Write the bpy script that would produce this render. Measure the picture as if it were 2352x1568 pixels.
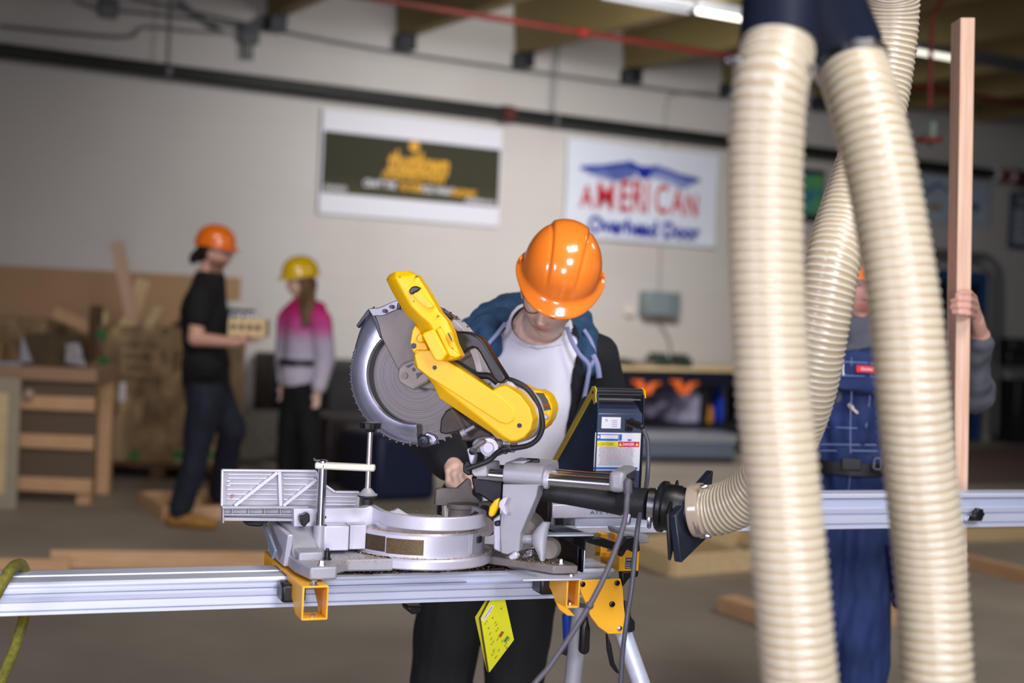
import bpy, bmesh, math, random
from mathutils import Vector as V, Matrix, Euler, noise
random.seed(7)
for o in list(bpy.data.objects): bpy.data.objects.remove(o)
SC = bpy.context.scene; COL = SC.collection
PI = math.pi
def srgb(r, g, b):
    f = lambda c: (c/255/12.92) if c/255 <= .04045 else ((c/255+.055)/1.055)**2.4
    return (f(r), f(g), f(b), 1)
# ------------------------------------------------------------ camera
F = 3267.; PITCH = math.atan(84/F); ROLL = math.radians(2.7)
CP = V((0, 0, 1.43)); FW = V((0, math.cos(PITCH), -math.sin(PITCH)))
X0 = V((1, 0, 0)); U0 = X0.cross(FW)
CR = math.cos(ROLL)*X0 + math.sin(ROLL)*U0; CU = -math.sin(ROLL)*X0 + math.cos(ROLL)*U0
cam = bpy.data.objects.new('camera', bpy.data.cameras.new('camera')); COL.objects.link(cam)
m = Matrix((CR, CU, -FW)).transposed().to_4x4(); m.translation = CP; cam.matrix_world = m
cam.data.sensor_width = 36; cam.data.lens = F/2352*36; cam.data.clip_end = 200
cam.data.dof.use_dof = True; cam.data.dof.focus_distance = 3.14; cam.data.dof.aperture_fstop = 1.9
SC.camera = cam
# ------------------------------------------------------------ world, lamps, exposure
SC.view_settings.view_transform = 'Standard'; SC.view_settings.look = 'None'
SC.view_settings.gamma = 1; SC.view_settings.exposure = -0.08
w = bpy.data.worlds.new('world'); SC.world = w; w.use_nodes = True
w.node_tree.nodes['Background'].inputs[0].default_value = (.80, .88, 1.0, 1)
w.node_tree.nodes['Background'].inputs[1].default_value = .11
def area(name, loc, tgt, sx, sy, power, col, spread=180):
    l = bpy.data.lights.new(name, 'AREA'); l.spread = math.radians(spread); l.shape = 'RECTANGLE'; l.size = sx; l.size_y = sy; l.energy = power; l.color = col
    o = bpy.data.objects.new(name, l); COL.objects.link(o); o.location = loc
    o.rotation_euler = (V(tgt)-V(loc)).to_track_quat('-Z', 'Y').to_euler(); return o
area('added_key_light', (2.0, -1.9, 3.5), (.25, 3.2, .95), 1.8, 1.4, 38, (.86, .86, 1), 62)  # added key lamp from the right front, source unseen, narrowed onto the saw
area('added_side_fill', (-2.3, -.3, 1.75), (.15, 3.5, 1.3), .9, .9, 17, (.80, .76, 1), 90)  # added fill from the left for the operator's face, source unseen
area('added_front_fill', (.35, -1.3, 1.0), (.1, 3.6, 1.35), 1.2, 1.0, 22, (.92, .90, 1), 80)  # added low fill behind the camera to brighten the face under the brim
area('overhead_light', (1.2, 2.0, 4.0), (.3, 3.5, 1.0), 1.4, .8, 36, (1, .95, .90), 120)
area('hall_light_middle', (1.3, 10.2, 3.7), (.6, 14.9, 1.3), 1.8, .8, 118, (1, .97, .95), 125)
area('hall_light_left', (-1.4, 5.5, 3.8), (-1.7, 9.4, .9), 2.0, .6, 22, (1, .92, .82), 120)
area('hall_light_right', (4.0, 6.5, 3.9), (2.6, 7.5, 0), 2.0, .6, 40, (1, .95, .88), 130)
# ------------------------------------------------------------ frames: a place and a heading in the hall
def ray(x, y): return FW + ((x-1176)/F)*CR + ((784-y)/F)*CU
def W(x, y, d): return CP + ray(x, y)*d
class Frame:
    def __init__(s, o, deg):
        s.M = Matrix.Translation(V(o)) @ Matrix.Rotation(math.radians(deg), 4, 'Z'); s.I = s.M.inverted(); s.deg = deg
    def _r(s, x, y):
        return s.I @ CP, s.I.to_3x3() @ ray(x, y)
    def p(s, x, y, d=0):
        c, k = s._r(x, y); return c + k*((d-c.y)/k.y)
    def q(s, x, y, d=0):
        v = s.p(x, y, d); return (v.x, v.z)
    def z(s, x, y, h=0):
        c, k = s._r(x, y); return c + k*((h-c.z)/k.z)
    def w(s, *a): return s.M @ V(a)
    def l(s, v): return s.I @ v
WORLD = Frame((0, 0, 0), 0)
def flat(v): return V((v.x, v.y, 0))
B = Frame(flat(W(760, 1390, 3.0)), 21)          # along the saw stand
WF = Frame(flat(W(1176, 700, 14.4)), 30)        # along the back wall
TC = B.w(.215, .09, 0)
S = Frame(TC, -15)                              # along the mitred blade
# ------------------------------------------------------------ mesh builder
class MB:
    def __init__(s, fr=WORLD): s.fr = fr; s.v = []; s.f = []; s.mi = []; s.cur = 0
    def add(s, vs, fs):
        n = len(s.v); s.v += [V(a) for a in vs]; s.f += [[i+n for i in f] for f in fs]; s.mi += [s.cur]*len(fs); return s
    def box(s, a, b, mat=None):
        x0, y0, z0 = a; x1, y1, z1 = b
        vs = [(x0,y0,z0),(x1,y0,z0),(x1,y1,z0),(x0,y1,z0),(x0,y0,z1),(x1,y0,z1),(x1,y1,z1),(x0,y1,z1)]
        if mat is not None: vs = [mat @ V(q) for q in vs]
        return s.add(vs, [(0,3,2,1),(4,5,6,7),(0,1,5,4),(1,2,6,5),(2,3,7,6),(3,0,4,7)])
    def prism(s, pts, y0, y1):                   # outline in x,z, thickness along y
        n = len(pts)
        a = sum(pts[i][0]*pts[(i+1) % n][1]-pts[(i+1) % n][0]*pts[i][1] for i in range(n))
        if a < 0: pts = pts[::-1]
        vs = [(x, y0, z) for x, z in pts] + [(x, y1, z) for x, z in pts]
        return s.add(vs, [list(range(n)), list(range(2*n-1, n-1, -1))] + [(i, i+n, (i+1) % n+n, (i+1) % n) for i in range(n)])
    def slab(s, pts, z0, z1):                    # outline in x,y, thickness along z
        n = len(pts)
        a = sum(pts[i][0]*pts[(i+1) % n][1]-pts[(i+1) % n][0]*pts[i][1] for i in range(n))
        if a < 0: pts = pts[::-1]
        vs = [(x, y, z0) for x, y in pts] + [(x, y, z1) for x, y in pts]
        return s.add(vs, [list(range(n-1, -1, -1)), list(range(n, 2*n))] + [(i, (i+1) % n, (i+1) % n+n, i+n) for i in range(n)])
    def side(s, pts, x0, x1):                    # outline in y,z, thickness along x
        n = len(pts)
        a = sum(pts[i][0]*pts[(i+1) % n][1]-pts[(i+1) % n][0]*pts[i][1] for i in range(n))
        if a < 0: pts = pts[::-1]
        vs = [(x0, y, z) for y, z in pts] + [(x1, y, z) for y, z in pts]
        return s.add(vs, [list(range(n-1, -1, -1)), list(range(n, 2*n))] + [(i, (i+1) % n, (i+1) % n+n, i+n) for i in range(n)])
    def rings(s, R, cap=True, close=False):
        n = len(R[0]); vs = [p for r in R for p in r]; fs = []
        m = len(R)
        for i in range(m if close else m-1):
            for j in range(n):
                a, b = i*n+j, i*n+(j+1) % n; c, d = ((i+1) % m)*n+(j+1) % n, ((i+1) % m)*n+j
                fs.append((a, b, c, d))
        if cap and not close: fs += [list(range(n-1, -1, -1)), list(range((m-1)*n, m*n))]
        return s.add(vs, fs)
    def grid(s, G):
        n = len(G[0]); vs = [p for r in G for p in r]
        return s.add(vs, [(i*n+j, i*n+j+1, (i+1)*n+j+1, (i+1)*n+j) for i in range(len(G)-1) for j in range(n-1)])
    def lathe(s, c, ax, prof, n=32):             # profile of (distance along axis, radius)
        c = V(c); ax = V(ax).normalized(); u = ax.orthogonal().normalized(); v = ax.cross(u)
        return s.rings([[c+ax*h+(u*math.cos(2*PI*k/n)+v*math.sin(2*PI*k/n))*max(r, 1e-5) for k in range(n)] for h, r in prof])
    def cyl(s, a, b, r, r2=None, n=24):
        a, b = V(a), V(b); r2 = r if r2 is None else r2
        return s.lathe(a, b-a, [(0, r), ((b-a).length, r2)], n)
    def cap(s, a, b, r, r2=None, n=16):          # rounded, tapering limb
        a, b = V(a), V(b); r2 = r if r2 is None else r2; L = (b-a).length
        if L < 1e-6: return s.ball(a, r)
        pr = [(-r*math.cos(t*PI/8), r*math.sin(t*PI/8)) for t in range(5)] + [(L+r2*math.sin(t*PI/8), r2*math.cos(t*PI/8)) for t in range(5)]
        return s.lathe(a, b-a, pr, n)
    def ball(s, c, r, sc=(1, 1, 1), n=20, rot=None):
        c = V(c); R = []
        for i in range(n//2+1):
            t = PI*i/(n//2); rr = max(math.sin(t), 1e-4)
            ring = [V((rr*math.cos(2*PI*k/n)*sc[0], rr*math.sin(2*PI*k/n)*sc[1], -math.cos(t)*sc[2]))*r for k in range(n)]
            if rot is not None: ring = [rot @ q for q in ring]
            R.append([c+q for q in ring])
        return s.rings(R)
    def tube(s, path, r, n=12, sub=6, rad=None):
        P = smooth_path([V(q) for q in path], sub) if sub > 1 else [V(q) for q in path]
        m = len(P); t = (P[1]-P[0]).normalized(); u = t.orthogonal().normalized(); R = []
        for i, q in enumerate(P):
            t = (P[min(i+1, m-1)]-P[max(i-1, 0)]).normalized(); u = (u-t*u.dot(t)).normalized(); v = t.cross(u)
            rr = r if rad is None else rad(i/(m-1))
            R.append([q+(u*math.cos(2*PI*k/n)+v*math.sin(2*PI*k/n))*rr for k in range(n)])
        return s.rings(R)
    def build(s, name, mt, parent=None, bevel=0, smooth=True, seg=2, ang=35):
        root = parent
        while root is not None and root.parent is not None: root = root.parent
        pw = PW[parent.name] if parent is not None else None
        wv = [s.fr.M @ q for q in s.v]
        if parent is None:
            lo = s.v and V((sum(q.x for q in s.v)/len(s.v), sum(q.y for q in s.v)/len(s.v), min(q.z for q in s.v)))
            M = s.fr.M @ Matrix.Translation(lo)
        else: M = pw
        I = M.inverted(); me = bpy.data.meshes.new(name)
        me.from_pydata([I @ q for q in wv], [], s.f); me.validate()
        for k in (mt if isinstance(mt, (list, tuple)) else [mt]): me.materials.append(k)
        if len(me.polygons) == len(s.mi): me.polygons.foreach_set('material_index', s.mi)
        bm = bmesh.new(); bm.from_mesh(me); bmesh.ops.remove_doubles(bm, verts=bm.verts, dist=1e-6); bmesh.ops.recalc_face_normals(bm, faces=bm.faces); bm.to_mesh(me); bm.free()
        if smooth: me.shade_smooth(); me.set_sharp_from_angle(angle=math.radians(ang))
        o = bpy.data.objects.new(name, me); COL.objects.link(o); PW[o.name] = M
        if parent is not None: o.parent = parent
        else: o.matrix_world = M
        if bevel:
            b = o.modifiers.new('bevel', 'BEVEL'); b.width = bevel; b.segments = seg; b.limit_method = 'ANGLE'; b.angle_limit = math.radians(ang)
            b.harden_normals = False
        return o
PW = {}
def smooth_path(P, sub):
    if len(P) < 3: return [P[0].lerp(P[-1], i/sub) for i in range(sub+1)]
    out = []
    for i in range(len(P)-1):
        a, b, c, d = P[max(i-1, 0)], P[i], P[i+1], P[min(i+2, len(P)-1)]
        for k in range(sub):
            t = k/sub
            out.append(.5*((2*b)+(c-a)*t+(2*a-5*b+4*c-d)*t*t+(3*b-a-3*c+d)*t**3))
    return out+[P[-1]]
def tag(o, label, cat, group=None, kind=None):
    o['label'] = label; o['category'] = cat
    if group: o['group'] = group
    if kind: o['kind'] = kind
    return o
def thing(name, label, cat, w, deg=0, group=None):
    o = bpy.data.objects.new(name, None); COL.objects.link(o); o.empty_display_size = .1
    M = Matrix.Translation(V(w)) @ Matrix.Rotation(math.radians(deg), 4, 'Z'); o.matrix_world = M; PW[o.name] = M
    return tag(o, label, cat, group)
def struct(o): o['kind'] = 'structure'; return o
def put(o, name, parent):                       # a ready-made mesh object becomes a part
    o.name = name; return o
def write(txt, size, M, mt, name, parent, bold=0, ext=.0004, align='CENTER', sx=1, shear=0, space=1):
    cu = bpy.data.curves.new('txt', 'FONT'); cu.body = txt; cu.size = size; cu.align_x = align; cu.align_y = 'CENTER'
    cu.offset = bold; cu.extrude = ext; cu.shear = shear; cu.resolution_u = 3; cu.space_character = space
    t = bpy.data.objects.new('txt', cu); COL.objects.link(t)
    dg = bpy.context.evaluated_depsgraph_get(); me = bpy.data.meshes.new_from_object(t.evaluated_get(dg))
    bpy.data.objects.remove(t)
    Mt = PW[parent.name].inverted() @ M @ Matrix.Diagonal((sx, 1, 1, 1)); me.transform(Mt); me.materials.clear(); me.materials.append(mt)
    o = bpy.data.objects.new(name, me); COL.objects.link(o); o.parent = parent; PW[o.name] = PW[parent.name]; return o
def upright(fr, x, y, z, rz=0):                  # text standing in a frame's x,z plane, read from -y
    return fr.M @ Matrix.Translation((x, y, z)) @ Matrix.Rotation(PI/2, 4, 'X') @ Matrix.Rotation(rz, 4, 'Z')
# ------------------------------------------------------------ organic bodies: overlapping limbs fused into one skin
def fuse(mb, name, mt, parent, voxel=.005, smooth=4, paint=None):
    o = mb.build('tmp', mt, None, smooth=True)
    r = o.modifiers.new('r', 'REMESH'); r.mode = 'VOXEL'; r.voxel_size = voxel; r.use_smooth_shade = True
    if smooth: s = o.modifiers.new('s', 'SMOOTH'); s.iterations = smooth; s.factor = .5
    dg = bpy.context.evaluated_depsgraph_get(); me = bpy.data.meshes.new_from_object(o.evaluated_get(dg))
    M = PW[o.name]; bpy.data.objects.remove(o)
    if parent is not None: me.transform(PW[parent.name].inverted() @ M)
    me.materials.clear(); me.materials.append(mt); me.shade_smooth(); me.name = name
    n = bpy.data.objects.new(name, me); COL.objects.link(n); PW[n.name] = PW[parent.name] if parent is not None else M
    if parent is not None: n.parent = parent
    else: n.matrix_world = M
    if paint:
        a = me.color_attributes.new('paint', 'FLOAT_COLOR', 'POINT'); Mw = PW[n.name]
        for i, vv in enumerate(me.vertices): a.data[i].color = (*paint(Mw @ vv.co), 1)
    return n
# ------------------------------------------------------------ materials
def mat(name, col, rough=.5, metal=0, var=0, vs=8, bump=0, bs=60, coat=0, stretch=(1, 1, 1), col2=None, spec=.5, emit=None, estr=0, sss=0, trans=0, attr=None):
    m = bpy.data.materials.new(name); m.use_nodes = True; t = m.node_tree; b = t.nodes['Principled BSDF']
    b.inputs['Base Color'].default_value = col; b.inputs['Roughness'].default_value = rough; b.inputs['Metallic'].default_value = metal
    b.inputs['Coat Weight'].default_value = coat; b.inputs['Coat Roughness'].default_value = .06; b.inputs['Specular IOR Level'].default_value = spec
    b.inputs['Transmission Weight'].default_value = trans
    if sss: b.inputs['Subsurface Weight'].default_value = sss; b.inputs['Subsurface Radius'].default_value = (.9, .35, .2); b.inputs['Subsurface Scale'].default_value = .012
    if emit: b.inputs['Emission Color'].default_value = emit; b.inputs['Emission Strength'].default_value = estr
    tc = t.nodes.new('ShaderNodeTexCoord'); mp = t.nodes.new('ShaderNodeMapping'); mp.inputs['Scale'].default_value = stretch
    t.links.new(tc.outputs['Object'], mp.inputs['Vector'])
    n = t.nodes.new('ShaderNodeTexNoise'); n.inputs['Scale'].default_value = vs; n.inputs['Detail'].default_value = 5
    t.links.new(mp.outputs[0], n.inputs['Vector'])
    r = t.nodes.new('ShaderNodeValToRGB'); r.color_ramp.elements[0].position = .32; r.color_ramp.elements[1].position = .68
    c2 = col2 if col2 else tuple(c*(1-var) for c in col[:3])+(1,)
    r.color_ramp.elements[0].color = c2; r.color_ramp.elements[1].color = col
    t.links.new(n.outputs['Fac'], r.inputs['Fac'])
    if attr:
        at = t.nodes.new('ShaderNodeAttribute'); at.attribute_name = attr; mx = t.nodes.new('ShaderNodeMix'); mx.data_type = 'RGBA'; mx.blend_type = 'MULTIPLY'; mx.inputs[0].default_value = 1
        t.links.new(r.outputs[0], mx.inputs[6]); t.links.new(at.outputs['Color'], mx.inputs[7]); t.links.new(mx.outputs[2], b.inputs['Base Color'])
    else: t.links.new(r.outputs[0], b.inputs['Base Color'])
    if bump:
        n2 = t.nodes.new('ShaderNodeTexNoise'); n2.inputs['Scale'].default_value = bs; n2.inputs['Detail'].default_value = 3; t.links.new(mp.outputs[0], n2.inputs['Vector'])
        bp = t.nodes.new('ShaderNodeBump'); bp.inputs['Strength'].default_value = bump; bp.inputs['Distance'].default_value = .01
        t.links.new(n2.outputs['Fac'], bp.inputs['Height']); t.links.new(bp.outputs[0], b.inputs['Normal'])
    return m
M = {}
M['yellow'] = mat('yellow_plastic', srgb(255, 196, 10), .4, var=.05, vs=5, spec=.45)
M['yellow_steel'] = mat('yellow_painted_steel', srgb(250, 182, 44), .42, var=.07, vs=9)
M['alu'] = mat('cast_aluminium', srgb(166, 166, 172), .5, .3, var=.14, vs=14, bump=.05, bs=500)
M['alu_dark'] = mat('dusty_cast_aluminium', srgb(132, 124, 118), .6, .3, var=.25, vs=14, bump=.15, bs=400)
M['alu_light'] = mat('light_cast_aluminium', srgb(206, 204, 216), .42, .35, var=.06, vs=12, bump=.06, bs=400)
M['guardgrey'] = mat('grey_guard_plastic', srgb(128, 121, 116), .5, .1, var=.18, vs=9)
M['rimgrey'] = mat('pale_grey_plastic', srgb(188, 186, 190), .45, 0, var=.05)
M['extr'] = mat('anodised_extrusion', srgb(214, 220, 236), .34, .3, var=.08, vs=3, stretch=(1, 20, 20))
M['steel'] = mat('bright_steel', srgb(205, 205, 212), .24, 1, var=.1, vs=8)
M['polished'] = mat('polished_guard_steel', srgb(196, 198, 216), .26, .85, var=.12, vs=5, bump=.02, bs=40)
M['blade'] = mat('dusty_blade_steel', srgb(176, 170, 164), .42, .7)
M['black'] = mat('black_plastic', srgb(22, 22, 24), .38, var=.3, vs=12)
M['rubber'] = mat('black_rubber', srgb(32, 32, 36), .55, var=.4, vs=20, bump=.1, bs=200)
M['dark'] = mat('dark_grey_metal', srgb(52, 54, 62), .35, .4, var=.3, vs=10)
M['housing'] = mat('slate_painted_steel', srgb(78, 90, 118), .42, .35, var=.15, vs=6)
M['white'] = mat('white_label', srgb(232, 232, 238), .45)
M['wood'] = mat('pine', srgb(226, 186, 142), .62, var=0, col2=srgb(204, 158, 112), vs=6, stretch=(1, 16, 16), bump=.05, bs=30)
M['wood_z'] = mat('pine_stud', srgb(232, 198, 172), .6, col2=srgb(210, 168, 136), vs=5, stretch=(14, 14, .7), bump=.05, bs=40)
M['wood_pale'] = mat('pale_pine', srgb(236, 212, 164), .62, col2=srgb(212, 182, 130), vs=6, stretch=(1, 14, 14))
M['wood_dark'] = mat('dark_weathered_wood', srgb(110, 78, 50), .7, col2=srgb(72, 50, 34), vs=7, stretch=(1, 12, 12))
M['concrete'] = mat('concrete_floor', srgb(168, 158, 144), .6, col2=srgb(138, 128, 116), vs=.9, bump=.05, bs=40)
M['black_cloth'] = mat('black_cotton', srgb(16, 16, 19), .85, var=.3, vs=10, bump=.2, bs=300)
M['denim_dark'] = mat('dark_jeans', srgb(24, 30, 46), .8, var=.3, vs=12, bump=.2, bs=400)
M['denim'] = mat('navy_denim', srgb(26, 48, 98), .8, var=.35, vs=7, bump=.2, bs=500)
M['cream'] = mat('cream_paint', srgb(200, 192, 180), .6)
M['dust'] = mat('sawdust', srgb(206, 178, 138), .9, col2=srgb(150, 122, 88), vs=300)
M['red'] = mat('red_paint', srgb(150, 44, 36), .45, var=.2)
M['green'] = mat('green_tape', srgb(40, 120, 50), .6)
M['pipe'] = mat('black_pipe', srgb(38, 40, 38), .45, .2, var=.2)
M['conduit'] = mat('galvanised_conduit', srgb(126, 128, 132), .4, .5, var=.1)
M['skin'] = mat('skin', srgb(244, 206, 186), .48, var=.05, vs=6, sss=.12, attr='paint')
M['skin2'] = mat('skin_reddish', srgb(214, 164, 144), .5, var=.08, vs=8, sss=.1, attr='paint')
M['hair'] = mat('dark_brown_hair', srgb(44, 32, 28), .5, var=.4, vs=60, stretch=(1, 1, .2))
M['hair_light'] = mat('light_brown_hair', srgb(128, 98, 66), .5, var=.4, vs=60, stretch=(1, 1, .15))
M['orange'] = mat('orange_hard_hat', srgb(255, 134, 42), .22, coat=.8, var=.04)
M['hat_yellow'] = mat('yellow_hard_hat', srgb(246, 202, 22), .25, coat=.6, var=.04)
M['blue'] = mat('blue_paint', srgb(30, 74, 190), .4)
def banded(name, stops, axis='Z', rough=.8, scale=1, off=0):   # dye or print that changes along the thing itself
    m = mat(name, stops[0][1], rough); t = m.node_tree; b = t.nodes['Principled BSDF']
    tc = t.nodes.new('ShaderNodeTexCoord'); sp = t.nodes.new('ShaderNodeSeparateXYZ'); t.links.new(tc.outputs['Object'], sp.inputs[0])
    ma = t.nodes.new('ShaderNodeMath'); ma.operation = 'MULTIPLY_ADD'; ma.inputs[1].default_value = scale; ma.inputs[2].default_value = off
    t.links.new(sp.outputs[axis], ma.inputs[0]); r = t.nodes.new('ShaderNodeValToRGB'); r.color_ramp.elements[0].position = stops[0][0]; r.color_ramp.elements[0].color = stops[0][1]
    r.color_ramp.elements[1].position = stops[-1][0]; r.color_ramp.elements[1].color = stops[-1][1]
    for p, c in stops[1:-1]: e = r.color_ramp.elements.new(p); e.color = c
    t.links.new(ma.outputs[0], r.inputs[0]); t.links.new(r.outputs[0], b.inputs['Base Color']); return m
def osb_mat():
    m = mat('strand_board', srgb(176, 140, 82), .7, col2=srgb(120, 92, 50), vs=5); t = m.node_tree; b = t.nodes['Principled BSDF']
    tc = t.nodes['Texture Coordinate']; v = t.nodes.new('ShaderNodeTexVoronoi'); v.inputs['Scale'].default_value = 16; v.inputs['Randomness'].default_value = 1
    mp = t.nodes.new('ShaderNodeMapping'); mp.inputs['Scale'].default_value = (1, 1, .4); t.links.new(tc.outputs['Object'], mp.inputs[0]); t.links.new(mp.outputs[0], v.inputs['Vector'])
    bw = t.nodes.new('ShaderNodeRGBToBW'); t.links.new(v.outputs['Color'], bw.inputs[0]); mx = t.nodes.new('ShaderNodeMix'); mx.data_type = 'RGBA'; mx.blend_type = 'SOFT_LIGHT'; mx.inputs[0].default_value = .8
    t.links.new(t.nodes['Color Ramp'].outputs[0], mx.inputs[6]); t.links.new(bw.outputs[0], mx.inputs[7])
    hs = t.nodes.new('ShaderNodeHueSaturation'); hs.inputs['Saturation'].default_value = .85; t.links.new(mx.outputs[2], hs.inputs['Color']); t.links.new(hs.outputs[0], b.inputs['Base Color']); return m
M['osb'] = osb_mat()
def wall_mat():
    m = mat('painted_block_wall', srgb(206, 202, 198), .6, col2=srgb(196, 191, 187), vs=.7); t = m.node_tree; b = t.nodes['Principled BSDF']
    tc = t.nodes['Texture Coordinate']; mp = t.nodes.new('ShaderNodeMapping'); mp.inputs['Rotation'].default_value = (PI/2, 0, 0); t.links.new(tc.outputs['Object'], mp.inputs[0])
    br = t.nodes.new('ShaderNodeTexBrick'); br.inputs['Scale'].default_value = 1; br.inputs['Brick Width'].default_value = .4; br.inputs['Row Height'].default_value = .2; br.inputs['Mortar Size'].default_value = .008
    br.inputs['Color1'].default_value = br.inputs['Color2'].default_value = (1, 1, 1, 1); br.inputs['Mortar'].default_value = (0, 0, 0, 1)
    t.links.new(mp.outputs[0], br.inputs['Vector']); bp = t.nodes.new('ShaderNodeBump'); bp.inputs['Strength'].default_value = .5; bp.inputs['Distance'].default_value = .004
    t.links.new(br.outputs['Color'], bp.inputs['Height']); t.links.new(bp.outputs[0], b.inputs['Normal']); return m
M['wall'] = wall_mat()
# ============================================================ THE HALL
M['stem'] = mat('beige_concrete_stem', srgb(138, 122, 76), .7, var=.12, vs=2)
M['slab'] = mat('dark_ceiling', srgb(66, 62, 58), .8, var=.2, vs=1)
M['grimy'] = mat('dusty_grey', srgb(112, 110, 108), .7, var=.25, vs=3)
struct(MB().slab([(-16, -7), (20, -7), (20, 27), (-16, 27)], -.1, 0).build('floor', M['concrete'], smooth=False))
struct(MB(WF).box((-14, 0, 0), (17, .2, 4.7)).build('wall_back', M['wall'], smooth=False))
ceil = struct(MB(WF).box((-14, -18, 4.52), (17, .2, 4.7)).build('ceiling', M['slab'], smooth=False))
for k in range(-6, 12):
    x = -1.35+1.308*k
    MB(WF).prism([(x-.12, 4.52), (x-.07, 3.95), (x+.07, 3.95), (x+.12, 4.52)], -17.5, -.03).build('beam', M['stem'], ceil, smooth=False)
    if -1 <= k <= 4: MB(WF).box((x-.1, -.2, 3.8), (x+.06, -.01, 3.95)).build('bearing_pad', M['dark'], ceil, bevel=.01)
struct(MB(WF).box((-14, -.02, 0), (5.7, -.001, .1)).build('baseboard_back', M['grimy'], smooth=False))
d1 = MB(WF).box((5.9, -.05, 0), (6.66, -.002, 2.0)); d1 = struct(d1.build('door_1', mat('dark_doorway', srgb(20, 20, 26), .6), bevel=.004))
f = MB(WF); f.box((5.78, -.09, 0), (5.92, -.001, 2.11)); f.box((6.66, -.09, 0), (6.77, -.001, 2.11)); f.box((5.92, -.09, 1.96), (6.66, -.001, 2.11)); f.build('door_frame', mat('blue_door_paint', srgb(26, 70, 124), .4), d1, bevel=.006)
MB(WF).box((6.3, -.075, .15), (6.34, -.05, 2.0)).build('door_edge', M['dark'], d1)
# pipes along the wall
def along(pts): return [V(p) for p in pts]
p = thing('drain_pipe', 'thick black pipe running the whole length of the back wall above the banners', 'pipe', WF.w(1, -.16, 3.32), 30)
MB(WF).cyl((-8, -.16, 3.32), (6.75, -.16, 3.32), .062).build('pipe_run', M['pipe'], p)
MB(WF).cyl((-.31, -.16, 3.32), (-.19, -.16, 3.32), .078).build('coupling', mat('rust_red_coupling', srgb(84, 34, 28), .6), p)
MB(WF).cyl((6.72, -.16, 3.32), (6.95, -.16, 3.32), .075).build('valve_band', M['red'], p)
for a, b in ((6.66, 6.72), (6.93, 6.99)): MB(WF).cyl((a, -.16, 3.32), (b, -.16, 3.32), .079).build('white_band', M['white'], p)
MB(WF).cyl((6.99, -.16, 3.32), (7.25, -.16, 3.30), .1).build('flange', mat('dark_red_flange', srgb(90, 30, 26), .5), p, bevel=.01)
MB(WF).cyl((7.2, -.16, 3.32), (9.5, -.16, 3.32), .06).build('red_run', M['red'], p)
for px in (385, 1280):
    x = WF.p(px, 150, -.16).x; MB(WF).cyl((x, -.16, 3.3), (x, -.16, 4.5), .013, n=8).build('hanger_rod', M['conduit'], p); MB(WF).cyl((x-.02, -.16, 3.32), (x+.02, -.16, 3.32), .07).build('hanger_ring', M['conduit'], p)
p = thing('sprinkler_pipe', 'long red sprinkler pipe running under the ceiling beams', 'pipe', WF.w(0, -1.8, 3.84), 30)
MB(WF).cyl((-9, -1.8, 3.86), (16, -1.8, 3.86), .028, n=14).build('pipe_run', mat('red_pipe', srgb(122, 44, 34), .5, var=.4, vs=2), p)
for x in (-.5, 1.9, 4.2): MB(WF).cyl((x, -1.8, 3.86), (x+.09, -1.8, 3.86), .042, n=14).build('coupling', M['red'], p)
p = thing('sprinkler_drop', 'red sprinkler drop with a round red plate hanging right of the hoses', 'sprinkler', WF.w(*WF.p(2132, 320, -6)), 30)
q0 = WF.p(2132, 270, -6)
MB(WF).tube([WF.p(2260, -30, -6), WF.p(2185, -14, -6), WF.p(2150, 22, -6), WF.p(2140, 60, -6), WF.p(2136, 250, -6)], .014, n=10).build('pipe_run', M['red'], p)
MB(WF).box(WF.p(2110, 318, -5.95), WF.p(2152, 280, -6.05)).build('junction_box', mat('pale_box', srgb(150, 170, 160), .5), p, bevel=.004)
MB(WF).cyl(WF.p(2132, 326, -6), WF.p(2132, 316, -6), .085).build('cover_plate', M['red'], p, bevel=.003)
MB(WF).lathe(WF.p(2134, 330, -6), (0, 0, -1), [(0, .012), (.015, .02), (.03, .003)], 12).build('sprinkler_head', M['steel'], p)
def wire(name, pts, r, mt, label, cat='conduit', d=-.05, group=None):
    o = MB(WF).tube([WF.p(x, y, d) for x, y in pts], r, n=8, sub=4).build(name, mt); return tag(o, label, cat, group)
wire('conduit', [(300, -5), (640, 70), (900, 118), (1300, 175), (1665, 225)], .013, M['conduit'], 'thin grey conduit sloping just under the dark ceiling line')
wire('conduit', [(0, 60), (280, 85), (330, 62), (450, 72), (580, 78)], .014, M['conduit'], 'grey conduit with a kink above the drain pipe at far left')
wire('conduit', [(410, 2), (450, 35), (510, 75)], .024, M['conduit'], 'short slanting conduit left of the hooked wall conduit')
wire('conduit', [(170, 0), (205, 14), (245, 22), (420, 40), (560, 62), (660, 60)], .012, M['conduit'], 'conduit run passing through the round wall junction box')
o = wire('conduit', [(570, 130), (570, 75), (600, 44), (660, 47)], .022, mat('pale_conduit', srgb(140, 142, 150), .4, .3), 'pale hooked conduit bending off the wall above the drain pipe')
o = MB(WF).box(WF.p(228, 36, -.1), WF.p(268, 2, -.002)).build('junction_box', M['conduit'], bevel=.02); tag(o, 'small square grey junction box high on the wall at far left', 'junction box')
o = MB(WF).box(WF.p(553, 95, -.09), WF.p(590, 62, -.002)); 
for px in (558, 572, 580): o.cyl(WF.p(px, 95, -.05), WF.p(px-2, 138, -.05), .012, n=8)
tag(o.build('wall_bracket', M['dark'], bevel=.005), 'dark bracket with three short rods hanging above the drain pipe', 'bracket')
wire('conduit', [(1645, 212), (1560, 214), (1532, 232), (1526, 335), (1516, 600), (1513, 672)], .014, mat('beige_conduit', srgb(160, 154, 146), .5), 'thin conduit dropping behind the red lettered banner to the grey box', d=-.018)
e = thing('electrical_box', 'square grey electrical box on the wall under the eagle banner', 'electrical box', WF.w(*WF.p(1512, 726, -.02)), 30)
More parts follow.
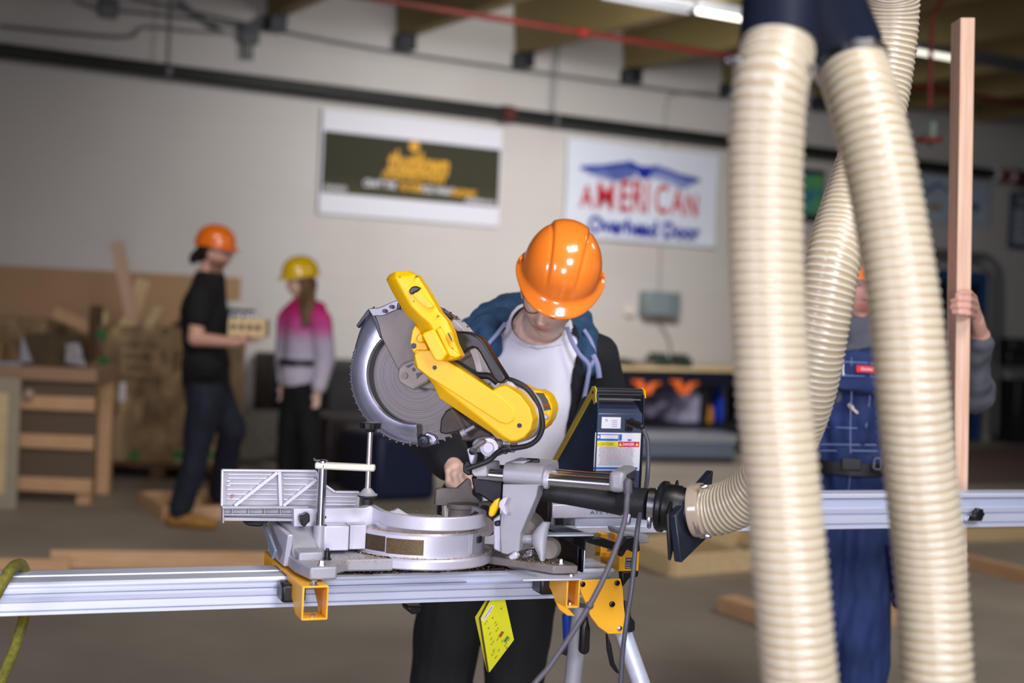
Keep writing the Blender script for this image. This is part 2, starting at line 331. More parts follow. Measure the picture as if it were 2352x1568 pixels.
MB(WF).box(WF.p(1484, 726, -.16), WF.p(1545, 672, -.002)).build('housing', mat('box_grey', srgb(128, 142, 146), .45, .2), e, bevel=.01)
MB(WF).box(WF.p(1490, 722, -.175), WF.p(1540, 677, -.16)).build('cover', mat('box_grey_cover', srgb(140, 154, 160), .45, .2), e, bevel=.005)
e = MB(WF); e.cyl(WF.p(1446, 713, -.06), WF.p(1446, 713, -.005), .06); tag(e.build('wall_outlet', M['cream'], bevel=.008), 'small pale round outlet on the wall left of the electrical box', 'outlet')
wire('cable', [(1512, 728), (1516, 745), (1535, 775), (1542, 815), (1548, 850)], .007, M['grimy'], 'thin grey cable hanging from the electrical box to the far bench', 'cable')
wire('conduit', [(2090, 572), (2230, 584), (2268, 590), (2290, 620), (2292, 700), (2288, 1000)], .03, mat('grey_conduit', srgb(112, 112, 114), .5, .2), 'outer bent conduit framing the blue doorway', d=-.1)
wire('conduit', [(2090, 588), (2215, 598), (2252, 606), (2272, 632), (2272, 700), (2268, 1000)], .026, mat('grey_conduit_inner', srgb(132, 132, 132), .5, .2), 'inner bent conduit closest to the blue door frame', d=-.1)
o = MB(WF); o.box(WF.p(2325, 812, -.35), WF.p(2375, 778, -.02)); o.box(WF.p(2318, 840, -.3), WF.p(2385, 808, -.02)); tag(o.build('wall_tool', M['black'], bevel=.03), 'black tool mounted on the wall at the right edge', 'tool')
o = MB(WF); o.box(WF.p(2330, 1024, -.4), WF.p(2400, 870, -.02)); tag(o.build('cabinet', M['black'], bevel=.02), 'dark cabinet on the floor at the right edge of the wall', 'cabinet')
# tube lamps
def lamp(pa, pb, h, label, on):
    a, b = WF.z(*pa, h), WF.z(*pb, h); b.y = a.y
    t = thing('tube_light', label, 'light', WF.w(*a), 30, 'tube lights under the ceiling')
    MB(WF).box((a.x-.02, a.y-.05, h), (b.x+.02, a.y+.05, h+.07)).build('fixture', M['conduit'], t, bevel=.005)
    MB(WF).cyl((a.x, a.y, h-.02), (b.x, a.y, h-.02), .019).build('tube', mat('tube_glow', srgb(255, 250, 235), emit=(1, .96, .84, 1), estr=1.6) if on else M['conduit'], t)
lamp((1602, 20), (1722, 44), 3.84, 'lit tube light ending left of the black hose fitting', 1)
lamp((2105, 114), (2225, 133), 3.84, 'lit tube light between the hoses and the raised stud', 1)
lamp((1380, -14), (1596, 18), 3.84, 'unlit tube light fixture at the top, left of the lit tube', 0)
lamp((2230, 134), (2400, 160), 3.84, 'unlit tube light fixture crossing the bright beam at upper right', 0)
# ------------------------------------------------------------ banners
def sheet(fr, x0, x1, z0, z1, y, amp=.006, th=.002, n=24, ph=0):
    m = MB(fr); G = []
    f = lambda u, v: y+amp*math.sin(u*9+ph+v*2)*math.cos(v*4+ph)
    for yy in (0, th):
        m.grid([[(x0+(x1-x0)*i/n, f(i/n, j/n)+yy, z0+(z1-z0)*j/n) for i in range(n+1)] for j in range(n+1)])
    return m
bn = thing('wall_banner', 'olive banner with yellow lettering and broad white edges on the back wall', 'banner', WF.w(-1.19, -.03, 2.2), 30)
sheet(WF, -2.15, -.22, 2.2, 3.177, -.035, .004).build('cloth', mat('banner_white', srgb(224, 224, 236), .5), bn)
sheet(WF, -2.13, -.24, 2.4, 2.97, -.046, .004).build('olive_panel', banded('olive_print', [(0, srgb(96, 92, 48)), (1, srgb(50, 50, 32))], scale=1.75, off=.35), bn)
yl = mat('amber_print', srgb(222, 164, 22), .5); wh = mat('white_print', srgb(226, 224, 232), .5)
write('thutilown', .27, upright(WF, -1.15, -.056, 2.745), yl, 'logo_lettering', bn, bold=.012, sx=.62, shear=.25)
m = MB(WF); m.cyl((-1.2, -.058, 2.91), (-1.2, -.054, 2.91), .055); m.box((-1.5, -.058, 2.645), (-.84, -.054, 2.665)); m.build('logo_mark', yl, bn, smooth=False)
write('CONSTRUCTION', .085, upright(WF, -1.2, -.056, 2.605), yl, 'logo_subtitle', bn, bold=.004, shear=.25)
write('CRAFT THE', .09, upright(WF, -1.55, -.056, 2.515), wh, 'slogan', bn, bold=.003, sx=.72, shear=.2)
write('FUTURE', .09, upright(WF, -1.22, -.056, 2.51), yl, 'slogan', bn, bold=.005, sx=.75, shear=.2)
write('YOU WANT', .09, upright(WF, -.93, -.056, 2.505), wh, 'slogan', bn, bold=.003, sx=.75, shear=.2)
write('NOW', .09, upright(WF, -.65, -.056, 2.5), yl, 'slogan', bn, bold=.005, sx=1.1, shear=.2)
write('OOOO', .07, upright(WF, -2.0, -.056, 2.44), wh, 'corner_lettering', bn, bold=.002)
write('thutilown.ca', .07, upright(WF, -.45, -.056, 2.44), wh, 'corner_lettering', bn, bold=.002, sx=.95)
bn = thing('wall_banner', 'white banner reading AMERICAN Overhead Door under a blue eagle', 'banner', WF.w(1.5, -.03, 2.15), 30)
sheet(WF, .54, 2.495, 2.16, 3.165, -.05, .018, ph=1).build('cloth', mat('banner_cloth', srgb(222, 228, 242), .5), bn)
rd = mat('red_print', srgb(196, 26, 40), .5); bl = mat('blue_print', srgb(20, 46, 160), .5); bl2 = mat('mid_blue_print', srgb(74, 98, 184), .5); pk = mat('pink_print', srgb(226, 150, 180), .5)
for ch, px, pt_, pb_, sx in (('A', 1347, 427, 480, .72), ('M', 1390, 421, 484, .78), ('E', 1433, 417, 489, .66), ('R', 1463, 417, 491, .62), ('I', 1485, 419, 493, .6), ('C', 1518, 426, 495, .62), ('A', 1555, 437, 497, .66), ('N', 1588, 448, 501, .66)):
    q0, q1 = WF.p(px, pt_, -.078), WF.p(px, pb_, -.078); write(ch, (q0.z-q1.z)*1.38, upright(WF, q1.x, -.078, (q0.z+q1.z)/2), rd, 'red_lettering', bn, bold=.004, sx=sx)
write('Overhead Door', .235, upright(WF, 1.54, -.078, 2.3), bl, 'blue_lettering', bn, bold=.008, sx=.93)
for top, bot in ((((1448, 371), (1420, 373), (1385, 378), (1360, 379), (1334, 381)), ((1462, 407), (1440, 410), (1412, 416), (1385, 408), (1348, 396))), (((1508, 381), (1535, 389), (1560, 399), (1585, 404), (1607, 411)), ((1494, 408), (1515, 413), (1545, 424), (1568, 434), (1596, 420)))):
    P_, Q_ = smooth_path([WF.p(x, y, -.077) for x, y in top], 5), smooth_path([WF.p(x, y, -.077) for x, y in bot], 5); m = MB(WF)
    for k in range(0, len(P_)-1):
        p0, p1, q0 = P_[k], P_[k].lerp(P_[k+1], .72), Q_[k]; q1 = Q_[k].lerp(Q_[k+1], .55); m.add([p0, p1, q1, q0], [(0, 1, 2, 3)])
    m.build('wing', bl2, bn, smooth=False)
    m = MB(WF); E_ = V((0, -.002, -.035)); F_ = V((0, -.002, 0)); m.rings([[p+F_, p+F_+V((0, -.001, 0)), p+E_+V((0, -.001, 0)), p+E_] for p in P_]); m.build('wing_edge', bl, bn, smooth=False)
MB(WF).prism([WF.q(x, y, -.081) for x, y in ((1438, 370), (1448, 369), (1470, 381), (1495, 382), (1512, 379), (1514, 384), (1497, 396), (1492, 410), (1470, 409), (1465, 396), (1448, 384))], -.083, -.080).build('eagle_body', bl, bn, smooth=False)
bn = thing('wall_banner', 'pale blue banner with a house roof outline behind the raised stud', 'banner', WF.w(*WF.p(2200, 515, -.03)), 30)
a, b = WF.p(2085, 515, -.03), WF.p(2275, 425, -.03); sheet(WF, a.x, b.x, b.z-.52, b.z+.03, -.04, .01).build('cloth', mat('pale_blue_cloth', srgb(180, 196, 212), .5), bn)
m = MB(WF); q = [WF.p(x, y, -.06) for x, y in ((2112, 447), (2155, 421), (2200, 455))]; m.tube(q, .02, n=4, sub=1).build('roof_outline', mat('steel_blue_print', srgb(90, 120, 160), .5), bn)
write('BUILDER', .12, upright(WF, (a.x+b.x)/2+.25, -.06, b.z-.3), mat('slate_print', srgb(70, 90, 120), .5), 'lettering', bn, bold=.004)
MB(WF).box(WF.p(2133, 480, -.062), WF.p(2160, 470, -.055)).build('tan_bar', mat('tan_print', srgb(170, 140, 90), .5), bn)
bn = thing('wall_poster', 'framed notice with a dark blue heading at the right edge of the wall', 'poster', WF.w(*WF.p(2350, 575, -.03)), 30)
a, b = WF.p(2316, 570, -.03), WF.p(2440, 445, -.03)
MB(WF).box((a.x, -.05, a.z), (b.x, -.004, 3.15)).build('frame', mat('blue_grey_frame', srgb(44, 70, 92), .4), bn, bevel=.006)
MB(WF).box((a.x+.06, -.056, a.z+.07), (b.x-.06, -.05, 2.95)).build('sheet', mat('poster_paper', srgb(176, 184, 200), .5), bn)
m = MB(WF)
for k in range(9): m.box((a.x+.12, -.06, a.z+.15+k*.07), (b.x-.15-.05*(k % 3), -.057, a.z+.175+k*.07))
m.build('print_lines', mat('mauve_print', srgb(120, 104, 130), .5), bn)
write('NOTICE', .15, upright(WF, (a.x+b.x)/2-.1, -.054, 3.04), wh, 'heading', bn, bold=.003)
bn = thing('wall_poster', 'green and blue poster glimpsed between the two hoses', 'poster', WF.w(*WF.p(1855, 508, -.03)), 30)
a, b = WF.p(1835, 506, -.03), WF.p(1895, 392, -.03)
MB(WF).box((a.x, -.04, a.z), (b.x, -.004, b.z)).build('frame', M['dark'], bn, bevel=.004)
MB(WF).box((a.x+.02, -.046, a.z+.08), (b.x-.02, -.04, b.z-.06)).build('print', mat('green_blue_print', srgb(110, 190, 60), .4, col2=srgb(40, 90, 170), vs=5), bn)
# ------------------------------------------------------------ left corner: crate, scrap, bench
o = MB(WF).box((-8.2, -.03, .02), (-2.87, -.012, 1.56)).build('plywood_sheet', mat('brown_hardboard', srgb(176, 138, 98), .6, var=.1, vs=1)); tag(o, 'brown sheet of board standing along the wall behind the crate', 'plywood sheet')
K = Frame(flat(W(210, 1100, 10.55)), 3)
cr = thing('scrap_crate', 'strand board crate of offcuts on a pallet beside the workbench', 'crate', K.w(.48, .4, 0), 3)
m = MB(K); T = .02
for (a, b) in (((0, 0, .14), (.97, T, 1.14)), ((0, .9, .14), (.97, .92, 1.14)), ((0, T, .14), (T, .9, 1.14)), ((.95, T, .14), (.97, .9, 1.14)), ((T, T, .14), (.95, .9, .17))): m.box(a, b)
m.build('box', M['osb'], cr, bevel=.003)
m = MB(K)
for x in (0, .43, .87): m.box((x, 0, 0), (x+.1, .92, .1))
for y in (0, .4, .8): m.box((0, y, .1), (.97, y+.12, .138))
m.build('pallet', M['wood_dark'], cr, bevel=.003)
m = MB(K)
for x, z in ((.03, 1.06), (.05, .86), (.03, .55), (.03, .2), (.3, .18), (.62, .19), (.9, .2)): MB(K).box((x-.03, -.004, z-.025), (x+.04, 0, z+.04)).build('green_tape', M['green'], cr)
MB(K).box((.18, -.003, .58), (.225, 0, .72)).build('paper_slip', M['white'], cr)
for k, tx in enumerate(('CONSTRUCTION', 'SHEATHING', 'SPAN 24/16', 'EXPOSURE 1')): write(tx, .07, upright(K, .31, -.003, 1.0-k*.085), mat('board_stamp', srgb(70, 50, 24), .7), 'board_stamp', cr, sx=.5)
def plank(a, b, w, t, mt, label, name='scrap_board', up=None, group=None, bevel=.003):
    a, b = V(a), V(b); x = (b-a).normalized(); u = V(up) if up else V((0, 1, 0)); y = (u-x*u.dot(x)).normalized(); z = x.cross(y); L = (b-a).length
    Mx = Matrix((x, y, z)).transposed().to_4x4(); Mx.translation = a
    fr = Frame((0, 0, 0), 0); fr.M = Mx; fr.I = Mx.inverted()
    m = MB(fr).box((0, -w/2, -t/2), (L, w/2, t/2)); o = m.build(name, mt, None, bevel=bevel); return tag(o, label, 'board', group)
k_ = lambda px, py, d: K.w(*K.p(px, py, d))
plank(k_(315, 790, .30), k_(268, 556, .30), .09, .04, M['wood_z'], 'tallest pinkish offcut standing upright in the crate', up=CR, group='offcuts in the crate')
plank(k_(285, 790, .42), k_(330, 642, .42), .11, .03, M['wood_pale'], 'pale offcut leaning right just behind the tallest offcut', up=CR, group='offcuts in the crate')
plank(k_(318, 790, .18), k_(368, 705, .18), .075, .04, M['wood_pale'], 'pale offcut leaning right at the middle of the crate front', up=CR, group='offcuts in the crate')
plank(k_(225, 800, .12), k_(238, 715, .12), .08, .04, M['wood_pale'], 'short pale offcut near the left corner of the crate', up=CR, group='offcuts in the crate')
plank(k_(262, 800, .2), k_(300, 735, .2), .12, .04, M['wood_pale'], 'wide cream offcut in front of the tall offcuts', up=CR, group='offcuts in the crate')
plank(k_(215, 830, .05), k_(222, 702, .05), .09, .04, M['wood_dark'], 'dark brown offcut upright at the crate corner', up=CR, group='offcuts in the crate')
plank(k_(352, 748, .35), k_(440, 766, .3), .08, .04, M['wood'], 'orange tinted offcut lying across the crate beside the man', group='offcuts in the crate')
plank(k_(365, 790, .5), k_(430, 735, .5), .09, .03, M['wood_dark'], 'dark offcut poking up behind the man in black', up=CR, group='offcuts in the crate')
plank(k_(125, 715, .12), k_(218, 757, .12), .09, .05, M['wood'], 'reddish board sloping down onto the crate corner', up=CR, group='offcuts in the crate')
plank(k_(410, 735, .55), k_(422, 800, .6), .07, .02, M['wood_pale'], 'thin pale offcut right behind the back of the man', up=CR, group='offcuts in the crate')
o = MB(Frame(flat(W(0, 1100, 11.0)), 14)).box((-.8, 0, 0), (.62, .45, 1.14)).build('scrap_bin', M['osb'], bevel=.004); tag(o, 'large strand board bin behind the left workbench', 'bin')
# bench
Q = Frame(flat(W(210, 1150, 9.25)), 2)
wb = thing('workbench', 'wooden workbench with slatted end at the left edge', 'workbench', Q.w(-.6, .3, 0), 2)
MB(Q).box((-1.6, -.03, .80), (.01, .62, .885)).build('top', mat('bench_top', srgb(176, 140, 110), .6, var=.1, stretch=(1, 12, 12)), wb, bevel=.004)
for z in (.61, .36, .08): MB(Q).box((-.62, -.02, z), (0, .015, z+.09)).build('slat', M['wood'], wb, bevel=.003)
MB(Q).box((-.6, .02, .1), (-.01, .04, .8)).build('end_panel', mat('grey_brown_ply', srgb(104, 86, 68), .7), wb)
for x, y in ((-.11, .02), (-.11, .5), (-1.5, .02), (-1.5, .5)): MB(Q).box((x, y+.02, 0), (x+.09, y+.1, .8)).build('leg', M['wood'], wb, bevel=.003)
q = lambda px, py, d: Q.p(px, py, d)
dr = thing('leaning_panel', 'pale framed panel leaning on the workbench at the left edge', 'panel', Q.w(*Q.p(20, 1165, -.25)), 2)
a, b = q(-60, 1168, -.25), q(50, 868, -.25); a.z = 0
m = MB(Q); m.box((b.x-.07, -.27, 0), (b.x, -.245, b.z)); m.box((a.x, -.27, b.z-.09), (b.x-.07, -.245, b.z)); m.box((a.x, -.27, 0), (b.x-.07, -.245, .09)); m.build('frame', mat('greyish_pine', srgb(176, 164, 140), .6, var=.1), dr, bevel=.003)
MB(Q).box((a.x, -.258, .09), (b.x-.07, -.248, b.z-.09)).build('panel', M['wood_pale'], dr)
o = MB(Q).prism([q(150, 835, .1).xz, q(152, 790, .1).xz, q(182, 786, .1).xz, q(197, 840, .1).xz], .1, .104); tag(o.build('paper_sheet', mat('printed_paper', srgb(186, 184, 186), .6, col2=srgb(110, 110, 116), vs=26)), 'printed white paper sheet standing on the workbench', 'paper')
o = MB(Q).prism([q(46, 832, .05).xz, q(50, 770, .05).xz, q(74, 832, .05).xz], .05, .07).box((q(0, 0, .05).x-.1, -.02, .886), (q(85, 0, .05).x, .08, .91)); tag(o.build('shelf_bracket', mat('pale_metal', srgb(160, 160, 168), .4), bevel=.002), 'pale triangular bracket on the workbench top', 'bracket')
o = MB(Q).box((q(88, 0, .3).x, .25, .886), (q(205, 0, .3).x, .55, 1.08)); tag(o.build('wooden_box', mat('dark_board_box', srgb(90, 72, 44), .7, var=.4, vs=20), bevel=.004), 'low dark wooden box at the back of the workbench', 'box')
o = MB(Q).box((q(-20, 0, .1).x, .12, .886), (q(30, 0, .1).x, .3, 1.02)); tag(o.build('cardboard_box', mat('cardboard', srgb(150, 118, 76), .7), bevel=.01), 'small cardboard box on the left end of the workbench', 'box')
o = MB(Q).cap(q(66, 905, -.05), q(74, 912, .1), .035); tag(o.build('rolled_paper', mat('pinkish_paper', srgb(200, 170, 156), .6)), 'pale rolled paper poking out under the workbench top', 'roll')
# floor boards: point on the floor to point on the floor, on edge or flat
def fl(px, py, h=0): return WORLD.z(px, py, h)
def lum(a, b, label, w=.038, h=.089, mt='wood', z=0, group=None):
    A, Bp = V(a), V(b); A.z = Bp.z = z+h/2
    return plank(A, Bp, w, h, M[mt], label, 'board', up=(Bp-A).cross(V((0, 0, 1))), group=group)
lum(fl(115, 1302), fl(760, 1308), 'long pine board on edge on the floor left of the saw')
lum(fl(-160, 1305), fl(160, 1312), 'thin board on the floor at far left near the rail', h=.06)
fr_ = thing('wall_frame', 'small pine frame lying on the floor under the man in boots', 'frame', fl(420, 1180))
def frame_of(t, segs, h=.089, w=.038, mt='wood'):
    for k, (a, b) in enumerate(segs):
        A, Bp = V(a), V(b); x = (Bp-A).normalized(); n = V((-x.y, x.x, 0))*w/2; d = x*w*.0
        m = MB(); m.slab([(A-n).xy, (Bp-n).xy, (Bp+n).xy, (A+n).xy], .001+.0004*k, h); m.build('member', M[mt], t, bevel=.003)
a, b, c, d = fl(322, 1160), fl(380, 1195), fl(640, 1190), fl(560, 1152); frame_of(fr_, [(a, b), (b, c), (c, d), (d, a), ((a+b)/2, (c+d)/2)])
fr_ = thing('wall_frame', 'pale pine frame lying on the floor behind the black dust gate', 'frame', fl(1600, 1290))
a, b, c, d = fl(1440, 1285), fl(1545, 1325), fl(1860, 1300), fl(1700, 1250); frame_of(fr_, [(a, b), (b, c), (c, d), (d, a), ((a+d)/2, (b+c)/2)], mt='wood_pale', h=.12)
lum(fl(1668, 1402), fl(1900, 1480), 'pine board end pointing at the camera between the hoses', w=.12, h=.075)
lum(fl(1820, 1436), fl(2085, 1432), 'short reddish board on the floor by the denim legs', h=.12)
lum(fl(2100, 1245), fl(2500, 1235), 'pale board lying along the floor beyond the right rail', w=.05, h=.09, mt='wood_pale')
lum(fl(2190, 1296), fl(2480, 1370), 'yellowish board slanting across the floor at right', w=.05, h=.08)
# dark gear behind the girl
o = MB(WF).box(WF.p(618, 950, -1.0), (WF.p(640, 815, -.9).x, -.9, WF.p(640, 815, -.9).z)); 
def rectbox(fr, px0, py0, px1, py1, y0, y1, floor=False):
    a, b = fr.p(px0, py1, y0), fr.p(px1, py0, y0); return MB(fr).box((a.x, y0, 0 if floor else a.z), (b.x, y1, b.z))
tag(rectbox(WF, 616, 815, 735, 1040, -.5, -.05, True).build('tool_cabinet', mat('near_black_steel', srgb(34, 34, 40), .45, .2), bevel=.01), 'tall dark cabinet standing behind the girl in pink', 'cabinet')
tag(rectbox(WF, 748, 838, 905, 1050, -1.5, -.6, True).build('machine_cover', mat('charcoal_cover', srgb(46, 44, 48), .7, var=.4, vs=6), bevel=.04), 'dark grey covered machine right of the girl in pink', 'machine')
tag(rectbox(WF, 745, 958, 985, 1100, -2.5, -1.8, True).build('storage_chest', mat('brown_black_chest', srgb(42, 32, 32), .5, var=.3, vs=5), bevel=.03), 'low brown-black chest on the floor behind the saw blade', 'chest')
tag(rectbox(WF, 862, 995, 1010, 1120, -3.4, -2.7, True).build('storage_tub', mat('navy_tub', srgb(18, 30, 62), .5), bevel=.05), 'navy blue tub on the floor behind the saw clamp', 'tub')
plank(W(595, 1060, 11.6), W(612, 945, 11.9), .34, .05, mat('grey_grating', srgb(96, 92, 84), .7, var=.4, vs=18), 'grey grating panel leaning against the dark cabinet', 'grating_panel', up=CR)
MBp = MB(WF)
# far bench at right
a, b = WF.p(1395, 868, -.9), WF.p(1800, 868, -.9)
bt = thing('steel_bench', 'long dark steel bench against the wall under the eagle banner', 'bench', WF.w((a.x+b.x)/2, -.5, 0), 30)
zt = WF.p(1600, 853, -.9).z
MB(WF).box((a.x, -.9, zt-.16), (b.x, -.1, zt)).build('top', mat('black_bench_steel', srgb(30, 34, 50), .4, .3), bt, bevel=.01)
MB(WF).box((a.x, -.9, zt+.001), (b.x, -.1, zt+.03)).build('worktop', M['wood_pale'], bt, bevel=.004)
MB(WF).box((a.x+.1, -.88, .12), (b.x-.1, -.12, .3)).build('lower_shelf', mat('black_shelf', srgb(28, 28, 38), .5), bt, bevel=.01)
for x in (a.x+.03, (a.x+b.x)/2+.1, b.x-.12):
    for y in (-.86, -.2): MB(WF).box((x, y, 0), (x+.08, y+.08, zt-.16)).build('leg', M['black'], bt, bevel=.005)
def item(px0, py0, px1, py1, name, col, label, cat, y0=-.7, y1=-.45, rough=.5, grp=None, shape=0, base=None):
    a, b = WF.p(px0, py1, y0), WF.p(px1, py0, y0); z0 = a.z if base is None else base; h = max(b.z-z0, .05); m = MB(WF); cx = (a.x+b.x)/2; w = (b.x-a.x)/2; cy = (y0+y1)/2
    if shape == 0: m.box((a.x, y0, z0), (b.x, y1, z0+h*.7)); m.box((a.x+w*.3, y0+.03, z0+h*.7), (b.x-w*.4, y1-.03, z0+h))
    elif shape == 1: m.lathe((cx, cy, z0), (0, 0, 1), [(0, w*.9), (h*.1, w), (h*.7, w*.9), (h*.85, w*.5), (h, w*.45)], 16)
    else:
        for k in range(7): m.cap((cx+random.uniform(-w, w)*.6, cy+random.uniform(-.08, .08), z0+h*.25), (cx+random.uniform(-w, w)*.7, cy+random.uniform(-.1, .1), z0+h*random.uniform(.4, .85)), h*.18, h*.1, 10)
    o = m.build(name, mat(name+'_colour', srgb(*col), rough, var=.3, vs=15), bevel=.008 if shape == 0 else 0); return tag(o, label, cat, grp)
bz = zt+.031
item(1385, 815, 1428, 862, 'safety_vest', (226, 110, 24), 'heap of orange cloth on the left end of the far bench', 'cloth', shape=2, base=bz)
item(1425, 825, 1458, 856, 'power_tool', (44, 54, 40), 'dark tool on the far bench beside the orange heap', 'tool', base=bz)
item(1462, 838, 1508, 858, 'tool_tray', (146, 128, 124), 'low greyish tray on the far bench below the grey box', 'tray', base=bz)
item(1512, 812, 1544, 856, 'power_tool', (52, 66, 54), 'dark green tool standing mid bench under the hanging cable', 'tool', base=bz)
item(1562, 815, 1592, 858, 'power_tool', (44, 56, 54), 'dark tool on the far bench nearest the hose', 'tool', base=bz)
item(1535, 840, 1560, 860, 'rag_bundle', (176, 140, 150), 'pinkish rag bundle between the two dark green tools', 'rag', shape=2, base=bz)
a0 = WF.p(1455, 893, -.93)
for (px0, px1, lb) in ((1452, 1515, 'orange cable coil hanging under the left part of the far bench'), (1540, 1602, 'orange cable coil hanging under the middle of the far bench')):
    m = MB(WF)
    for k in range(5):
        m.tube([WF.p(px0+6*k, 874, -.93-.012*k), WF.p(px0+(px1-px0)*.3, 886+3*k, -.95-.01*k), WF.p(px0+(px1-px0)*.65, 890+3*k, -.96-.01*k), WF.p(px1-5*k, 880, -.93-.01*k)], .016, n=8)
    tag(m.build('cable_coil', mat('orange_cable', srgb(232, 104, 30), .5)), lb, 'cable')
item(1490, 905, 1560, 965, 'plastic_bag', (120, 114, 140), 'greyish lilac bag on the shelf of the far bench', 'bag', shape=2, base=.31, y0=-.8, y1=-.4)
item(1565, 880, 1618, 955, 'white_tote', (176, 170, 200), 'pale lilac tote on the lower shelf of the far bench', 'tote', base=.31, y0=-.8, y1=-.3)
item(1640, 878, 1668, 955, 'file_case', (150, 150, 196), 'pale upright case right of the bench leg', 'case', base=.31, y0=-.6, y1=-.2)
item(1652, 885, 1666, 950, 'blue_folder', (20, 60, 190), 'bright blue upright folder near the hose', 'folder', base=.31, y0=-.75, y1=-.62)
item(1614, 925, 1648, 970, 'yellow_drill', (216, 150, 40), 'small yellow tool on the lower shelf of the far bench', 'tool', base=.31, y0=-.86, y1=-.7, shape=1)
LB = Frame(flat(W(1400, 1062, 13.35)), 16)
ab = thing('tool_chest', 'long silver-grey chest on the floor in front of the far bench', 'chest', LB.w(.8, .15, 0), 16)
MB(LB).box((-.2, 0, .05), (1.28, .4, .27)).build('body', mat('blue_grey_aluminium', srgb(120, 132, 150), .35, .5, stretch=(1, 1, 9), var=.15), ab, bevel=.012)
MB(LB).box((-.22, -.015, .2), (1.3, .42, .285)).build('lid', mat('silver_lid', srgb(170, 176, 188), .3, .5), ab, bevel=.012)
MB(LB).box((-.18, .02, 0), (1.26, .38, .05)).build('shadow_strip', M['black'], ab)  # black strip standing in for the shadow along the bottom of the chest
o = MB().slab([fl(2130, 1032).xy, fl(2420, 1024).xy, fl(2600, 1105).xy, fl(2120, 1115).xy], .002, .006).build('floor_mat', mat('brown_mat', srgb(104, 84, 74), .8, var=.1)); tag(o, 'brown mat on the floor beyond the raised stud', 'mat')
# ============================================================ THE SAW AND ITS STAND
z1 = lambda x, y: (760+x/3.137, 580+y/3.137)
z2 = lambda x, y: (480+x/3.36, 1000+y/3.36)
z3 = lambda x, y: (1000+x/3.0156, 980+y/3.0156)
z4 = lambda x, y: (1260+x/6.535, 870+y/6.535)
def tr(fr, conv, pts, d, th, m=None):
    m = m or MB(fr); return m.prism([fr.q(*(conv(x, y) if conv else (x, y)), d) for x, y in pts], d, d+th)
def pt(fr, conv, x, y, d): return fr.p(*(conv(x, y) if conv else (x, y)), d)
# ---- stand
st = thing('saw_stand', 'long silver extrusion saw stand with yellow brackets carrying the mitre saw', 'saw stand', B.w(0, .06, 0), 21)
def extrusion(fr, x0, x1, y0, y1, z0, z1_, name, parent, mt):
    h = z1_-z0; g = .009
    pr = [(y0, z0), (y0, z0+h*.10), (y0+g, z0+h*.11), (y0+g, z0+h*.15), (y0, z0+h*.16), (y0, z0+h*.38), (y0+g, z0+h*.39), (y0+g, z0+h*.43), (y0, z0+h*.44), (y0-.002, z0+h*.56), (y0+g*2, z0+h*.6), (y0+g*2, z0+h*.86), (y0, z0+h*.88),
          (y0, z1_-.004), (y0+.004, z1_), (y0+(y1-y0)*.45, z1_), (y0+(y1-y0)*.46, z1_-.003), (y0+(y1-y0)*.55, z1_-.003), (y0+(y1-y0)*.56, z1_), (y1-.004, z1_), (y1, z1_-.004), (y1, z0)]
    return MB(fr).side(pr, x0, x1).build(name, mt, parent, ang=20)
extrusion(B, -1.75, .655, 0, .13, .779, .843, 'main_beam', st, M['extr'])
MB(B).box((-1.75, -.003, .8205), (.3, .0, .8225)).build('scale_line', M['conduit'], st)
def bracket(x0, x1, nm, z0=.786):
    m = MB(B); t = .003; m.side([(-.155, .853), (.235, .853), (.235, .81), (.15, .81), (.14, .846), (-.005, .846), (-.03, .83), (-.07, z0+.02), (-.1, z0), (-.155, z0)], x0, x0+t)
    m.side([(-.155, .853), (.235, .853), (.235, .81), (.15, .81), (.14, .846), (-.005, .846), (-.03, .83), (-.07, z0+.02), (-.1, z0), (-.155, z0)], x1-t, x1)
    m.box((x0+t, -.155, .85), (x1-t, .235, .853)); m.box((x0+t, -.155, z0), (x1-t, -.1, z0+t)); m.box((x0+t, .2, .812), (x1-t, .235, .815))
    b = m.build('mounting_bracket', M['yellow_steel'], st, bevel=.001)
    MB(B).box((x0-.02, -.06, .80), (x0+.03, -.005, .838)).build('clamp_shoe', M['black'], b, bevel=.006)
    m = MB(B)
    for y in (-.14, .21): m.lathe(((x0+x1)/2, y, .853), (0, 0, 1), [(0, .009), (.002, .009), (.0021, .006), (.008, .0055)], 8)
    m.cyl(((x0+x1)/2, -.14, z0+t), ((x0+x1)/2, -.14, z0+.008), .005, n=8); m.build('bolt', M['steel'], b)
bracket(-.098, -.045, '')
bx0, bx1 = pt(B, z3, 912, 1060, -.155).x, pt(B, z3, 1006, 1060, -.155).x
bracket(bx0, bx1, '', z0=pt(B, z3, 960, 1250, -.155).z)
# leg housings and legs
lh = tr(B, z3, [(990, 1062), (1285, 1052), (1300, 1120), (1308, 1240), (1332, 1432), (1200, 1435), (1130, 1385), (1075, 1310), (1052, 1240), (1010, 1150)], -.03, .008).build('leg_housing', M['yellow_steel'], st, bevel=.002)
tr(B, z3, [(750, 1065), (915, 1060), (915, 1250), (972, 1312), (915, 1308), (860, 1265), (832, 1205), (822, 1115), (785, 1090)], .0, .008).build('leg_housing', M['yellow_steel'], st, bevel=.002)
m = MB(B)
for x, y, r in ((1018, 1088, .006), (1257, 1080, .006), (1222, 1226, .0065)): q = pt(B, z3, x, y, -.03); m.lathe((q.x, -.03, q.z), (0, -1, 0), [(0, r), (.004, r), (.005, r*.6), (.002, r*.4)], 16)
m.build('rivet', M['black'], lh)
q = pt(B, z3, 1275, 1395, -.03); MB(B).lathe((q.x, -.03, q.z), (0, -1, 0), [(0, .006), (.003, .006), (.005, .003)], 12).build('screw', M['steel'], lh)
